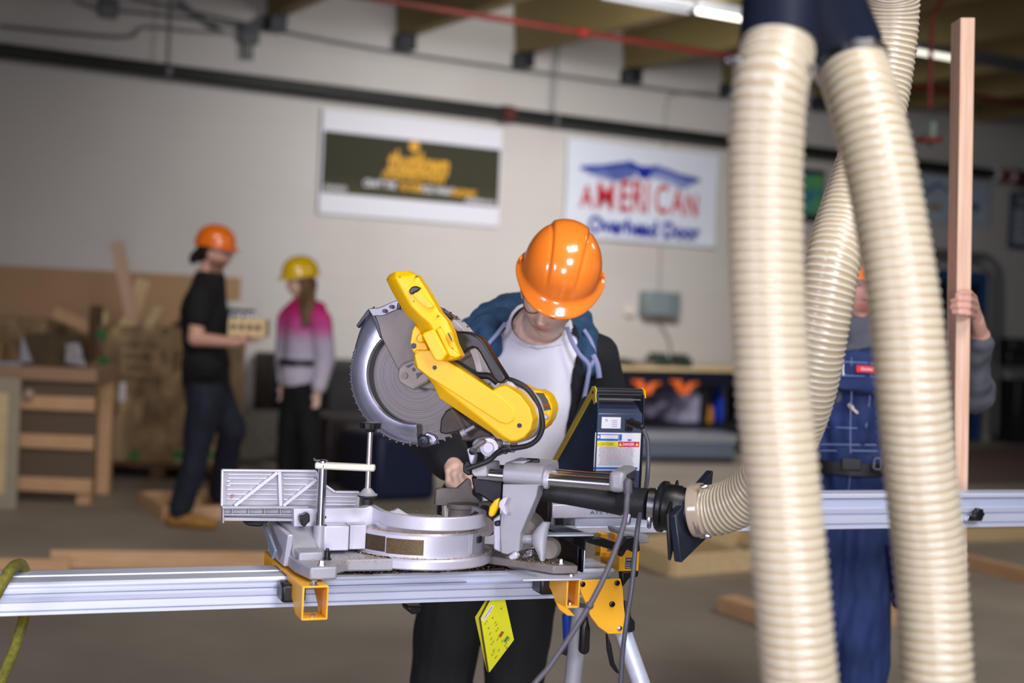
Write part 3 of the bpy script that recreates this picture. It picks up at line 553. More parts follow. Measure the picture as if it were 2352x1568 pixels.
def stand_leg(a, b, mt, tipz=.03):
    l = MB().cyl(a, b, .0205, n=24).build('leg', mt, st); d = (V(b)-V(a)).normalized()
    MB().cyl(V(b)-d*.06, V(b), .026, n=16).build('rubber_foot', M['rubber'], l); return l
def fpt(x, y): v = W(x, y, 1); k = ray(x, y); return CP+k*(-(CP.z-.015)/k.z)
l1 = stand_leg(W(1336, 1390, 3.30), fpt(1255, 2080), M['alu']); l2 = stand_leg(W(1412, 1400, 3.27), fpt(1692, 2180), M['extr'])
for (a, b, c) in (((1350, 1470), 3.13, 0), ):
    pass
tr(B, None, [(1338, 1440), (1350, 1412), (1358, 1445), (1356, 1498), (1345, 1506), (1334, 1500)], .02, .02).build('latch_handle', M['black'], st, bevel=.006)
tr(B, None, [(1396, 1455), (1405, 1480), (1412, 1520), (1424, 1545), (1420, 1548), (1406, 1530), (1398, 1495)], -.02, .015).build('latch_handle', M['black'], st, bevel=.004)
m = tr(B, z3, [(1310, 1205), (1345, 1215), (1360, 1320), (1385, 1350), (1385, 1410), (1360, 1425), (1325, 1422)], -.02, .02)
m.build('latch_handle', M['black'], st, bevel=.003)
stand_leg(B.w(-1.5, .03, .79), B.w(-1.75, -.45, .015), M['extr']); stand_leg(B.w(-1.5, .1, .79), B.w(-1.6, .55, .015), M['alu'])
bp = MB().cyl(W(1303, 1410, 3.5), W(1306, 1488, 3.5), .013).cyl(W(1306, 1486, 3.5), W(1302, 1500, 3.5), .015).build('grip_bar', M['blue'], st)
MB().cyl(W(1303, 1488, 3.5), W(1299, 1502, 3.5), .0155).build('grip_end', M['black'], st)
tr(B, None, [(936, 1392), (972, 1392), (966, 1408), (948, 1412), (938, 1404)], .1, .05).build('latch_handle', M['black'], st, bevel=.004)
# right tool mount
tm = thing('tool_mount', 'yellow and black quick mount clipped on the right end of the saw stand', 'tool mount', B.w(.62, .1, .845), 21)
a = pt(B, z3, 1280, 830, 0); b = pt(B, z3, 1408, 998, 0); m = MB(B).box((a.x, 0, b.z), (b.x, .05, a.z))
a2 = pt(B, z3, 1150, 740, .12); b2 = pt(B, z3, 1270, 900, .12)
m.box((a2.x, .12, b2.z), (a2.x+.018, .15, a2.z)); m.box((b2.x-.012, .12, b2.z), (b2.x+.006, .15, a2.z)); m.box((a2.x, .12, b2.z), (b2.x, .15, b2.z+.012)); m.box((a2.x, .12, (a2.z+b2.z)/2), (b2.x, .15, (a2.z+b2.z)/2+.01))
m.box((a2.x, .05, b.z), (b.x, .12, b.z+.012)); m.build('body', M['yellow_steel'], tm, bevel=.002)
tr(B, z3, [(1040, 770), (1160, 770), (1290, 810), (1320, 765), (1370, 760), (1415, 790), (1420, 860), (1385, 875), (1330, 850), (1300, 900), (1280, 900), (1285, 870), (1060, 805)], -.02, .018).build('lever', M['black'], tm, bevel=.003)
tr(B, z3, [(1290, 720), (1480, 750), (1480, 805), (1415, 810), (1395, 780), (1300, 760)], 0, .08).build('top_block', M['alu'], tm, bevel=.003)
tr(B, z3, [(1290, 1005), (1410, 1000), (1405, 1040), (1345, 1050), (1300, 1110)], 0, .02).build('release_lever', M['black'], tm, bevel=.003)
q = pt(B, z3, 1350, 945, 0); MB(B).box((q.x-.013, -.0006, q.z-.012), (q.x+.013, 0, q.z+.013)).build('rating_label', M['dark'], tm)
write('DW72', .009, upright(B, q.x-.003, -.0012, q.z+.008), M['white'], 'label_lettering', tm, ext=.0001)
for k in range(3): write('MITER SAW', .0045, upright(B, q.x-.001, -.0012, q.z+.001-k*.005), M['white'], 'label_lettering', tm, ext=.0001)
# ---- mitre saw
sw = thing('miter_saw', 'yellow sliding mitre saw raised above its cast aluminium table', 'saw', B.w(.215, .09, .855), 21)
tx, ty = .215, .09
m = MB(B); m.lathe((tx, ty, .862), (0, 0, 1), [(0, .02), (0, .163), (.003, .166), (.018, .166), (.022, .163), (.022, .148), (.024, .147)], 72)
tt = m.build('base_ring', M['alu_light'], sw, ang=30)
MB(B).lathe((tx, ty, .885), (0, 0, 1), [(0, .146), (.001, .147), (.046, .147), (.051, .143), (.051, .01)], 72).build('turntable', M['alu_light'], sw, ang=30)
def arcpatch(r0, r1, a0, a1, z0, z1_, n=24):
    m = MB(B); R = []
    for i in range(n+1):
        a = math.radians(a0+(a1-a0)*i/n); c, s_ = math.cos(a), math.sin(a)
        R.append([V((tx+c*r0, ty+s_*r0, z0)), V((tx+c*r1, ty+s_*r1, z0)), V((tx+c*r1, ty+s_*r1, z1_)), V((tx+c*r0, ty+s_*r0, z1_))])
    return m.rings(R)
arcpatch(.147, .1478, 188, 224, .893, .926).build('angle_plate', mat('etched_brown_plate', srgb(82, 66, 44), .5, .3, var=.5, vs=300), sw)
arcpatch(.147, .1478, 225, 257, .891, .924).build('angle_plate', mat('etched_bronze_plate', srgb(104, 84, 48), .5, .3, var=.5, vs=300), sw)
arcpatch(.147, .152, 302, 318, .889, .934).build('miter_pointer', M['alu'], sw, bevel=.001)
arcpatch(.152, .157, 308, 314, .912, .925).build('pointer_screw', M['dark'], sw, bevel=.001)
# fence with the half ring behind the table
U_ = [(.1, 180)]+[(.03, a) for a in range(180, 361, 5)]+[(.1, 360)]
m = MB(B).rings([[V((.223+math.cos(math.radians(a))*r, cy+(math.sin(math.radians(a))*r if cy < .05 else 0), z)) for r, z in ((.107, .948), (.1205, .948), (.1205, .977), (.107, .977))] for cy, a in U_])
m.build('fence_ring', M['alu_light'], sw, bevel=.002)
m = tr(B, z2, [(655, 562), (880, 560), (1195, 560), (1250, 543), (1325, 580), (1375, 592), (1375, 690), (1225, 697), (655, 705)], .075, .03); m.build('fixed_fence', M['alu_light'], sw, bevel=.002)
ff = tr(B, z2, [(100, 268), (115, 262), (825, 270), (845, 292), (840, 352), (980, 432), (1155, 432), (1168, 450), (1160, 556), (760, 560), (100, 548)], .105, .012).build('sliding_fence', M['alu'], sw, bevel=.0015)
m = MB(B)
def rib(x0, y0, x1, y1, w=.0022, d=.095, dep=.012, fm=None):
    a, b = pt(B, z2, x0, y0, d), pt(B, z2, x1, y1, d); t = (b-a).normalized(); n = V((-t.z, 0, t.x))*w
    (fm or m).prism([(a+n).xz, (b+n).xz, (b-n).xz, (a-n).xz], d, d+dep)
for r in ((200, 542, 530, 285), (555, 542, 545, 282), (575, 542, 832, 340)): rib(*r, w=.0032, d=.089, dep=.018)
for r in ((105, 268, 828, 274), (105, 268, 100, 545), (828, 274, 845, 340), (845, 345, 975, 435), (980, 435, 1160, 437)): rib(*r, w=.0018, d=.095)
for y in (300, 328, 372, 415, 452, 490): 
    rib(150 if y < 400 else 140, y, 525 if y > 330 else 500, y+2, w=.0012, d=.1005, dep=.006); rib(575, y+3, 830 if y < 340 else 835, y+5, w=.0012, d=.1005, dep=.006)
for y in (470, 505, 530): rib(870, y, 1130, y+3, w=.0012, d=.1005, dep=.006)
for y in (350, 385): rib(135, y, 165, y, w=.0015, d=.1, dep=.006)
m.build('fence_ribs', M['alu_light'], ff)
m = tr(B, z2, [(105, 548), (785, 545), (745, 566), (560, 566), (560, 605), (665, 605), (665, 612), (120, 610), (118, 566), (105, 566)], .09, .02)
m = MB(B); 
tr(B, z2, [(100, 545), (785, 545), (745, 566), (105, 566)], .085, .03, m); tr(B, z2, [(105, 566), (118, 566), (118, 676), (105, 676)], .09, .02, m); tr(B, z2, [(118, 605), (668, 605), (668, 616), (118, 616)], .088, .02, m)
tr(B, z2, [(118, 632), (650, 640), (650, 662), (118, 658)], .088, .02, m); tr(B, z2, [(118, 566), (668, 566), (668, 640), (118, 636)], .104, .012, m)
for x in (180, 305, 428, 552): tr(B, z2, [(x-4, 566), (x+4, 566), (x+4, 608), (x-4, 608)], .088, .016, m)
m.build('fence_rail', M['alu'], sw, bevel=.0008)
q = pt(B, z2, 180, 462, .1); MB(B).cyl((q.x, .094, q.z), (q.x, .1055, q.z), .0032, n=12).build('fence_pin', mat('copper_pin', srgb(176, 112, 88), .4, .5), ff)
m = MB(B)
for x, y, r in ((893, 629, .003), (1285, 629, .003)): q = pt(B, z2, x, y, .075); m.cyl((q.x, .0715, q.z), (q.x, .0765, q.z), r, n=12)
m.build('fence_screw', M['black'], sw)
tr(B, z2, [(706, 620), (735, 612), (760, 598), (778, 605), (782, 665), (760, 680), (742, 708), (718, 696), (706, 660)], .045, .025).build('fence_knob', M['black'], sw, bevel=.004)
tr(B, z2, [(270, 665), (462, 662), (440, 690), (390, 705), (320, 700), (285, 690)], .18, .06).build('side_knob', M['black'], sw, bevel=.005)
# base castings
m = MB(B)
m.side([(.2, .858), (.2, .938), (.11, .938), (.07, .935), (.04, .925), (.01, .895), (-.03, .876), (-.06, .868), (-.06, .858)], -.085, -.03)
m.slab([(-.075, -.118), (-.02, -.118), (-.012, -.07), (.02, -.04), (.12, -.045), (.12, .2), (-.09, .2), (-.09, -.04)], .858, .884)
m.box((-.082, -.04, .862), (-.03, .1, .9))
m.build('base_casting', M['alu'], sw, bevel=.004)
MB(B).side([(.03, .858), (.0, .93), (.2, .93), (.2, .858)], -.098, -.086).build('base_side_plate', M['alu_light'], sw, bevel=.003)
q0, q1 = pt(B, z2, 885, 890, .02), pt(B, z2, 1225, 702, .02); MB(B).box((q0.x, .02, q0.z), (q1.x-.04, .09, .944)).box((q1.x-.036, .03, q0.z), (q1.x, .1, .944)).build('fence_support', M['alu_light'], sw, bevel=.002)
m = MB(B)
m.slab([(.33, .02), (.40, -.06), (.45, -.13), (.505, -.135), (.51, -.10), (.48, .02), (.42, .14), (.36, .16)], .860, .878); m.build('base_wing', M['alu_dark'], sw, bevel=.003)
m = MB(B)
for x, y in ((-.048, -.1), (-.055, .15), (.475, -.11)): m.lathe((x, y, .878 if x > 0 else .884), (0, 0, 1), [(0, .0085), (.0025, .0085), (.0026, .006), (.01, .0055), (.012, .003)], 6)
m.build('mounting_bolt', M['steel'], sw)
q = pt(B, z2, 905, 880, -.03); MB(B).lathe((q.x, -.04, .884), (0, 0, 1), [(0, .009), (.004, .009), (.0045, .0065), (.018, .0065), (.019, .0045), (.024, .003)], 12).build('stop_screw', M['black'], sw)
MB(B).side([(.06, .868), (.03, .892), (.16, .932), (.17, .92)], -.118, -.112).build('base_handle', mat('bluish_alu', srgb(150, 166, 178), .4, .4), sw, bevel=.002)
# hold-down clamp
cp = MB(B); P0 = pt(B, z2, 840, 900, .035); P1 = pt(B, z2, 880, 190, .035)
hc = MB(B).cyl((P1.x, .035, .93), (P1.x, .035, P1.z), .0092).build('clamp_post', M['steel'], sw)
MB(B).cyl((P1.x, .035, .884), (P1.x, .035, .944), .0145).build('clamp_socket', M['alu'], sw)
R1 = pt(B, z2, 1235, 190, .0); a = V((P1.x, .035, R1.z)); zt_ = P1.z; zb_ = pt(B, z2, 880, 268, .035).z
m = MB(B); d = V((R1.x-P1.x, .0-.035)); d.normalize(); n = V((-d.y, d.x))*.011
pl = [V((P1.x, .035))-d*.016+n, V((P1.x, .035))-d*.016-n, V((R1.x, .0))+d*.014-n, V((R1.x, .0))+d*.014+n]
m.slab([tuple(v) for v in pl], zb_+.003, zt_-.004); m.build('clamp_arm', mat('pale_cast_arm', srgb(226, 222, 200), .42, .3, var=.08), sw, bevel=.004)
m = MB(B); m.lathe((P1.x, .035, zt_-.005), (0, 0, 1), [(0, .011), (.004, .011), (.006, .008)], 16); m.tube([(P1.x-.005, .035, zt_), (P1.x-.018, .03, zt_+.001), (P1.x-.021, .028, zt_+.006)], .0022, n=8); m.build('clamp_pin', M['steel'], sw)
q = pt(B, z2, 890, 236, .024); MB(B).cyl((q.x, .0235, q.z), (q.x, .0255, q.z), .0032, n=12).build('clamp_hole', M['black'], sw)
rt = B.p(850, 985, .0); rb = B.p(846, 1130, .0)
MB(B).cyl((R1.x, 0, rb.z), (R1.x, 0, rt.z), .0058).build('clamp_screw', mat('rod_steel', srgb(214, 206, 202), .28, .9), sw)
kn = MB(B)
R = []
for h, r in ((0, .010), (.006, .012), (.0075, .021), (.019, .0225), (.020, .019)): R.append([V((R1.x+math.cos(2*PI*k/48)*r*(1+(.08*math.cos(8*2*PI*k/48) if r > .015 else 0)), .0+math.sin(2*PI*k/48)*r*(1+(.08*math.cos(8*2*PI*k/48) if r > .015 else 0)), rt.z-.006+h)) for k in range(48)])
kn.rings(R).build('clamp_knob', M['black'], sw)
MB(B).lathe((R1.x, 0, rb.z-.006), (0, 0, 1), [(0, .021), (.002, .0215), (.004, .017), (.010, .012), (.015, .007)], 24).build('clamp_pad', M['alu'], sw)
MB(B).lathe((R1.x, 0, rb.z-.026), (0, 0, 1), [(0, .012), (.012, .013), (.0175, .021), (.0195, .021)], 24).build('clamp_pad_rubber', M['rubber'], sw)
# right fence half, far side
q = tr(B, None, [(1003, 1124), (1012, 1121), (1052, 1121), (1078, 1098), (1082, 1102), (1086, 1135), (1120, 1165), (1000, 1160)], .105, .014).build('sliding_fence', M['alu_dark'], sw, bevel=.0015)
MB(B).lathe((B.p(1060, 1180, .1).x, .1, B.p(1060, 1190, .1).z), (0, 0, 1), [(0, .03), (.022, .03), (.024, .034), (.034, .034), (.036, .02)], 32).build('pivot_boss', M['alu_dark'], sw, ang=30)
tr(B, None, [(1021, 1160), (1075, 1160), (1075, 1192), (1021, 1192)], .11, .02).build('fence_leg', M['cream'], sw, bevel=.001)
tr(B, None, [(1098, 1205), (1090, 1195), (1112, 1155), (1150, 1150), (1150, 1205)], .05, .03).build('trunnion', M['alu_dark'], sw, bevel=.004)
tr(B, None, [(1082, 1192), (1120, 1162), (1128, 1170), (1095, 1202)], .02, .03).build('gusset', M['dark'], sw, bevel=.003)
# sliding trunk and rails
tkd = -.085
tk = MB(S); tr(S, z3, [(470, 262), (560, 240), (790, 238), (828, 250), (740, 300), (742, 402), (712, 412), (700, 480), (592, 735), (582, 862), (455, 882), (402, 856), (398, 640), (448, 600), (455, 420)], tkd, .15, tk)
def prof(pts): return pts
tk = MB(S)
zt1, zt2 = pt(S, z3, 600, 262, tkd).z, pt(S, z3, 600, 408, tkd).z; xa, xb = pt(S, z3, 466, 300, tkd).x, pt(S, z3, 738, 300, tkd).x
# collar round both rails: rounded rectangle along x
R = []
yc0, yc1 = tkd, .075; rr = .022
for x in (xa, xb):
    ring = []
    for cx, cz, a0 in ((yc1-rr, zt1-rr, 0), (yc0+rr, zt1-rr, 90), (yc0+rr, zt2+rr*.6, 180), (yc1-rr, zt2+rr*.6, 270)):
        for k in range(7): a = math.radians(a0+15*k); ring.append(V((x, cx+rr*math.cos(a), cz+rr*(1 if a0 < 180 else .6)*math.sin(a))))
    R.append(ring)
tkc = MB(S).rings(R).build('rail_collar', M['alu'], sw, bevel=.002)
tr(S, z3, [(466, 395), (738, 398), (712, 412), (700, 480), (592, 735), (582, 862), (500, 885), (455, 875), (445, 700), (458, 560)], tkd+.004, .055).build('trunk', M['alu'], sw, bevel=.004)
tr(S, z3, [(440, 520), (470, 488), (498, 490), (478, 545), (496, 600), (490, 618), (468, 600), (436, 552)], tkd-.012, .02).build('trunk_lug', M['alu_light'], sw, bevel=.002)
tr(S, z3, [(398, 640), (450, 600), (455, 870), (402, 850)], tkd+.02, .04).build('trunk_side', M['alu_light'], sw, bevel=.004)
tr(S, z3, [(362, 605), (372, 555), (408, 508), (440, 492), (432, 560), (402, 618), (378, 628)], tkd, .018).build('bevel_pointer', M['yellow'], sw, bevel=.004)
tr(S, z3, [(402, 655), (442, 652), (445, 690), (405, 690)], tkd+.0, .02).build('bevel_screw', M['dark'], sw, bevel=.004)
q = pt(S, z3, 620, 720, .0); MB(S).lathe((q.x, -.04, q.z), (0, 1, 0), [(0, .036), (.07, .04)], 40).build('bevel_housing', M['alu_dark'], sw)
q = pt(S, z3, 340, 690, -.03); MB(S).lathe((q.x, -.03, q.z), (0, 1, 0), [(0, .022), (.02, .024)], 32).build('bevel_stop', M['alu_dark'], sw)
tr(S, z3, [(600, 905), (620, 860), (660, 845), (680, 870), (660, 900)], tkd+.03, .02).build('stop_bolt', M['steel'], sw, bevel=.004)
MB(S).cyl(pt(S, z3, 585, 778, -.05), pt(S, z3, 690, 778, -.05), .010).build('lock_shaft', M['alu'], sw)
MB(S).lathe(pt(S, z3, 782, 850, -.02), (0, 1, .0), [(0, .02), (.01, .024), (.02, .024)], 32).build('lock_cam', M['alu_dark'], sw)
m = MB(S); 
Pth = [(770, 660), (745, 700), (722, 750), (718, 810), (735, 870), (742, 925)]; rw = [.009, .013, .017, .016, .010, .005]
R = []
for (x, y), r in zip(Pth, rw): c = pt(S, z3, x, y, -.075); R.append([c+V((math.cos(2*PI*k/14)*r, math.sin(2*PI*k/14)*.009, 0)) for k in range(14)])
m.rings(R).build('bevel_lock_lever', M['alu'], sw)
tr(S, z3, [(500, 900), (545, 865), (572, 885), (565, 915), (520, 925)], -.1, .02).build('miter_latch', M['alu_light'], sw, bevel=.003)
# rails
ra0, ra1 = pt(S, z3, 300, 305, -.05), pt(S, z3, 1250, 385, -.05); rz = (pt(S, z3, 750, 366, -.05).z+ra1.z)/2
rzz = pt(S, z3, 900, 375, -.05).z
MB(S).cyl((ra0.x, -.05, rzz), (ra1.x+.01, -.05, rzz), .0135, n=32).build('rail', M['steel'], sw)
MB(S).cyl((ra0.x+.02, .04, rzz), (ra1.x+.01, .04, rzz), .0135, n=32).build('rail', M['steel'], sw)
MB(S).lathe((xb, -.05, rzz), (1, 0, 0), [(0, .020), (.006, .020), (.007, .0165), (.009, .0165)], 32).build('rail_seal', M['alu_light'], sw)
ex0, ex1 = pt(S, z3, 1196, 380, -.078).x, pt(S, z3, 1312, 380, -.078).x; ez1, ez0 = pt(S, z3, 1230, 306, -.078).z, pt(S, z3, 1230, 456, -.078).z
ec = MB(S).box((ex0, -.078, ez0), (ex1, .065, ez1)).build('rail_end_cap', M['alu'], sw, bevel=.012, seg=4)
MB(S).box((ex1-.001, -.06, ez0+.008), (ex1+.001, .05, ez1-.008)).build('end_cap_web', M['dark'], ec)
MB(S).cyl((ex1-.004, -.03, (ez0+ez1)/2-.004), (ex1+.012, -.03, (ez0+ez1)/2-.004), .009, n=16).build('end_screw', M['black'], ec)
tr(S, z3, [(248, 268), (352, 262), (356, 345), (265, 345), (250, 320)], -.072, .11).build('front_collar', M['rimgrey'], sw, bevel=.004)
tr(S, z3, [(190, 262), (215, 225), (240, 262), (246, 330), (225, 340), (188, 312)], -.06, .08).build('front_bumper', M['black'], sw, bevel=.003)
tr(S, z3, [(245, 345), (465, 350), (462, 520), (440, 560), (300, 470), (270, 468)], .0, .04).build('lower_arm', M['black'], sw, bevel=.004)
q = pt(S, z3, 676, 236, -.02); MB(S).cyl((q.x-.014, -.02, q.z-.001), (q.x+.014, -.02, q.z), .0065, n=12).build('rail_lock_knob', M['black'], sw, bevel=.002)
tr(S, z3, [(470, 262), (545, 235), (640, 238), (600, 262)], -.06, .05).build('collar_cover', M['alu'], sw, bevel=.004)
# dust tube behind the rails
dA, dB = pt(S, z3, 700, 440, .0), pt(S, z3, 1300, 525, .0)
MB(S).tube([dA, dA.lerp(dB, .5)+V((0, 0, .002)), dB], .02, rad=lambda t: .0205+.008*t, n=24).build('dust_tube', M['rubber'], sw)
# head: blade, guards, arm, handle, motor
bc = S.p(958, 860, 0); BR = .1600
m = MB(S); n = 60; o_, i_ = [], []
for k in range(n):
    for (f_, r) in ((0, BR-.0065), (.35, BR-.0045), (.42, BR), (.62, BR-.0008), (.66, BR-.0075)):
        a = 2*PI*(k+f_)/n; o_.append((bc.x+math.cos(a)*r, bc.z+math.sin(a)*r))
ri = .012; N = len(o_)
inn = [(bc.x+math.cos(2*PI*k/N)*ri, bc.z+math.sin(2*PI*k/N)*ri) for k in range(N)]
for s_ in (-1, 1): pass
vs = [V((x, -.0012, z)) for x, z in inn]+[V((x, -.0012, z)) for x, z in o_]+[V((x, .0012, z)) for x, z in o_]+[V((x, .0012, z)) for x, z in inn]
fs = []
for a in range(4):
    for k in range(N): fs.append((a*N+k, a*N+(k+1) % N, ((a+1) % 4)*N+(k+1) % N, ((a+1) % 4)*N+k))
m.add(vs, fs); bl_ = m.build('blade', M['blade'], sw, ang=30)
t = M['blade'].node_tree; cc = PW[sw.name].inverted() @ (S.M @ V((bc.x, 0, bc.z))); tc = t.nodes['Texture Coordinate']; ds = t.nodes.new('ShaderNodeVectorMath'); ds.operation = 'DISTANCE'; ds.inputs[1].default_value = cc
t.links.new(tc.outputs['Object'], ds.inputs[0]); n1 = t.nodes.new('ShaderNodeTexNoise'); n1.noise_dimensions = '1D'; n1.inputs['Scale'].default_value = 420; n1.inputs['Detail'].default_value = 4; t.links.new(ds.outputs['Value'], n1.inputs['W'])
rp = t.nodes.new('ShaderNodeValToRGB'); rp.color_ramp.elements[0].position = .3; rp.color_ramp.elements[0].color = srgb(92, 88, 84); rp.color_ramp.elements[1].position = .7; rp.color_ramp.elements[1].color = srgb(120, 115, 112)
t.links.new(n1.outputs['Fac'], rp.inputs[0]); t.links.new(rp.outputs[0], t.nodes['Principled BSDF'].inputs['Base Color'])
def polar(a, r): return (bc.x+math.cos(math.radians(a))*r, bc.z+math.sin(math.radians(a))*r)
# lower guard: bright curved shield
R = []
A0, A1 = 126, 276
for k in range(73):
    a = A0+(A1-A0)*k/72; ring = []
    q_ = max(0, min(1, (162-a)/36))**1.3*.026
    for r, y in ((.106, -.021), (.110, -.026), (.130, -.026), (.1465+q_*.7, -.020), (.1545+q_, -.010), (.1555+q_, -.003), (.153+q_, -.003), (.150+q_, -.009), (.143+q_*.7, -.0175), (.128, -.022), (.109, -.0225)):
        x, z = polar(a, r); ring.append(V((x, y, z)))
    R.append(ring)
lg = MB(S).rings(R).build('lower_guard', M['polished'], sw, ang=50)
m = MB(S)
for k in range(40):
    a = A0+36+(A1-A0-44)*k/39; x, z = polar(a, .1475); m.ball((x, -.0165, z), .0050, (1, .35, 1), 8)
m.build('tooth_glints', M['polished'], lg)  # small studs shaped to imitate blade teeth reflected along the guard rim
a_, b_ = polar(126.5, .158), polar(139, .098)
m = MB(S); tr(S, z1, [(265, 405), (300, 398), (345, 520), (365, 605), (352, 620), (330, 560), (318, 520), (285, 445)], -.034, .02, m); m.build('guard_edge', M['dark'], lg, bevel=.002)
tr(S, z1, [(180, 525), (262, 410), (290, 420), (196, 545)], -.01, .014).build('guard_tip', M['dark'], lg, bevel=.002)
q = pt(S, z1, 664, 1360, -.03); MB(S).lathe((q.x, -.012, q.z), (0, -1, 0), [(0, .014), (.014, .014), (.017, .011), (.018, .005), (.015, .004)], 20).build('guard_bolt', M['dark'], lg)
tr(S, z1, [(680, 1390), (650, 1330), (690, 1290), (740, 1310), (765, 1350), (740, 1385)], -.014, .016).build('guard_lug', M['polished'], lg, bevel=.003)
# upper guard
arc = [S.q(*z1(x, y), -.03) for x, y in ((1095, 950), (1092, 880), (1080, 810), (1052, 720), (1010, 635), (960, 560), (905, 500), (855, 462), (760, 400), (640, 350), (500, 338), (470, 345), (415, 366), (350, 395), (300, 400), (270, 405))]
pts = arc+[S.q(*z1(318, 505), -.03), S.q(*z1(365, 612), -.03), S.q(*z1(470, 820), -.03), S.q(*z1(560, 960), -.03), S.q(*z1(800, 1000), -.03), S.q(*z1(980, 1010), -.03)]
ug = MB(S).prism(pts, -.032, .03).build('upper_guard', M['guardgrey'], sw, bevel=.003)
def strip(P, w_, y0, y1):
    m = MB(S); o_ = [V((*S.q(*z1(x, y), y0), 0)) for x, y in P]; c_ = V((bc.x, bc.z, 0))
    m.rings([[V((p.x, y0, p.y)), V((p.x, y1, p.y)), V((q.x, y1, q.y)), V((q.x, y0, q.y))] for p, q in [(p, p+(c_-p).normalized()*w_) for p in smooth_path(o_, 4)]]); return m
strip(((880, 482), (905, 500), (960, 560), (1010, 635), (1052, 720), (1080, 810), (1092, 880), (1095, 950)), .0135, -.042, .02).build('guard_rim', M['rimgrey'], ug, bevel=.002)
strip(((266, 404), (300, 400), (350, 395), (415, 366), (470, 345), (520, 340)), .020, -.036, .02).build('guard_rim', mat('grey_metal_rim', srgb(126, 126, 130), .35, .5), ug, bevel=.002)
for x, y in ((385, 420), (435, 390), (842, 468)): q = pt(S, z1, x, y, -.043); MB(S).cyl((q.x, -.045, q.z), (q.x, -.036, q.z), .0042, n=14).build('rim_screw', M['black'], ug)
tr(S, z1, [(775, 418), (860, 458), (868, 472), (846, 488), (790, 470)], -.05, .02).build('rim_bracket', mat('violet_black', srgb(40, 30, 52), .4), ug, bevel=.002)
tr(S, z1, [(470, 405), (478, 365), (500, 345), (500, 410)], -.04, .02).build('rim_bracket', M['black'], ug, bevel=.002)
for P_ in ([(860, 520), (912, 550), (905, 565), (880, 560)], [(930, 775), (1005, 735), (1012, 745), (945, 790)]): tr(S, z1, P_, -.034, .003).build('guard_slot', mat('maroon_slot', srgb(100, 70, 66), .5), ug)
# arbor bracket over the blade
hb = tr(S, z1, [(478, 870), (488, 825), (525, 795), (600, 765), (660, 800), (720, 900), (690, 935), (590, 992), (540, 968), (495, 940), (478, 905)], -.05, .02).build('arbor_bracket', mat('taupe_cast', srgb(148, 138, 130), .5, .15, var=.1), sw, bevel=.005, seg=3)
m = MB(S)
q = pt(S, z1, 530, 886, -.052); m.cyl((q.x, -.054, q.z), (q.x, -.049, q.z), .0075, n=20); m.build('arbor_pin', M['guardgrey'], hb)
m = MB(S); tr(S, z1, [(582, 838), (596, 828), (608, 845), (595, 858)], -.053, .004, m); tr(S, z1, [(613, 868), (680, 858), (650, 880), (620, 908)], -.0515, .003, m); tr(S, z1, [(535, 820), (590, 795), (590, 808), (558, 830)], -.0515, .003, m); m.build('bracket_recess', M['dark'], hb)
# yellow arm
oo_ = [(598, 700), (625, 690), (720, 700), (860, 790), (1160, 990), (1210, 958), (1250, 950), (1290, 965), (1370, 1020), (1440, 1110), (1465, 1200), (1450, 1280), (1400, 1340), (1340, 1368), (1290, 1370), (1230, 1350), (780, 1050), (740, 960), (690, 890), (615, 830), (598, 790)]
ii_ = [(605, 707), (628, 698), (718, 708), (856, 799), (1158, 1002), (1213, 967), (1250, 960), (1286, 975), (1363, 1028), (1431, 1115), (1455, 1200), (1440, 1274), (1393, 1330), (1338, 1355), (1294, 1356), (1246, 1326), (850, 1010), (775, 945), (705, 880), (624, 822), (606, 787)]
oa = [pt(S, z1, x, y, -.10) for x, y in oo_]; ia = [pt(S, z1, x, y, -.119) for x, y in ii_]
ya = MB(S).rings([[V((p.x, -.06, p.z)) for p in oa], oa, ia]).build('arm_cover', M['yellow'], sw, bevel=.003, seg=3, ang=25)
tr(S, z1, [(598, 735), (640, 700), (720, 702), (860, 795), (1160, 992), (1250, 1060), (1310, 1110), (1330, 1160), (1320, 1210), (1270, 1238), (1215, 1225), (700, 895), (620, 832)], -.1215, .006).build('arm_panel', M['yellow'], ya, bevel=.003, seg=3)
m = MB(S)
for x, y in ((748, 828), (1358, 1245)): q = pt(S, z1, x, y, -.122); m.lathe((q.x, -.1222, q.z), (0, 1, 0), [(0, .0048), (.003, .0045)], 18)
m.build('arm_hole', M['black'], ya)
yb = tr(S, z1, [(570, 640), (584, 560), (606, 520), (640, 560), (700, 700), (660, 720), (598, 728), (572, 680)], -.112, .04).build('arm_ear', M['yellow'], sw, bevel=.003)
q = pt(S, z1, 597, 672, -.112); MB(S).lathe((q.x, -.1128, q.z), (0, 1, 0), [(0, .0062), (.003, .006)], 20).build('ear_hole', M['black'], yb)
rows = [((418, 158), (470, 136), (560, 129)), ((396, 195), (465, 180), (618, 160)), ((440, 285), (522, 285), (697, 280)), ((490, 370), (579, 385), (752, 375)), ((532, 442), (640, 448), (777, 422)), ((610, 515), (709, 505), (834, 484)), ((657, 590), (745, 560), (872, 565)), ((720, 700), (800, 650), (895, 650)), ((760, 775), (860, 735), (938, 742)), ((800, 792), (870, 768), (905, 765))]
R = []
for i, (l, g_, r_) in enumerate(rows):
    e_ = .018 if i == 0 else 0
    L_, G_, Q_ = pt(S, z1, *l, -.110+e_*.5), pt(S, z1, *g_, -.152+e_), pt(S, z1, *r_, -.142+e_)
    R.append([L_, L_.lerp(G_, .5)+V((0, -.006, 0)), G_, G_.lerp(Q_, .5)+V((0, -.003, 0)), Q_, V((Q_.x-.003, -.10, Q_.z-.002)), V((L_.x+.006, -.085, L_.z))])
hn = MB(S).rings(R).build('handle', M['yellow'], sw, bevel=.004, seg=3, ang=25)
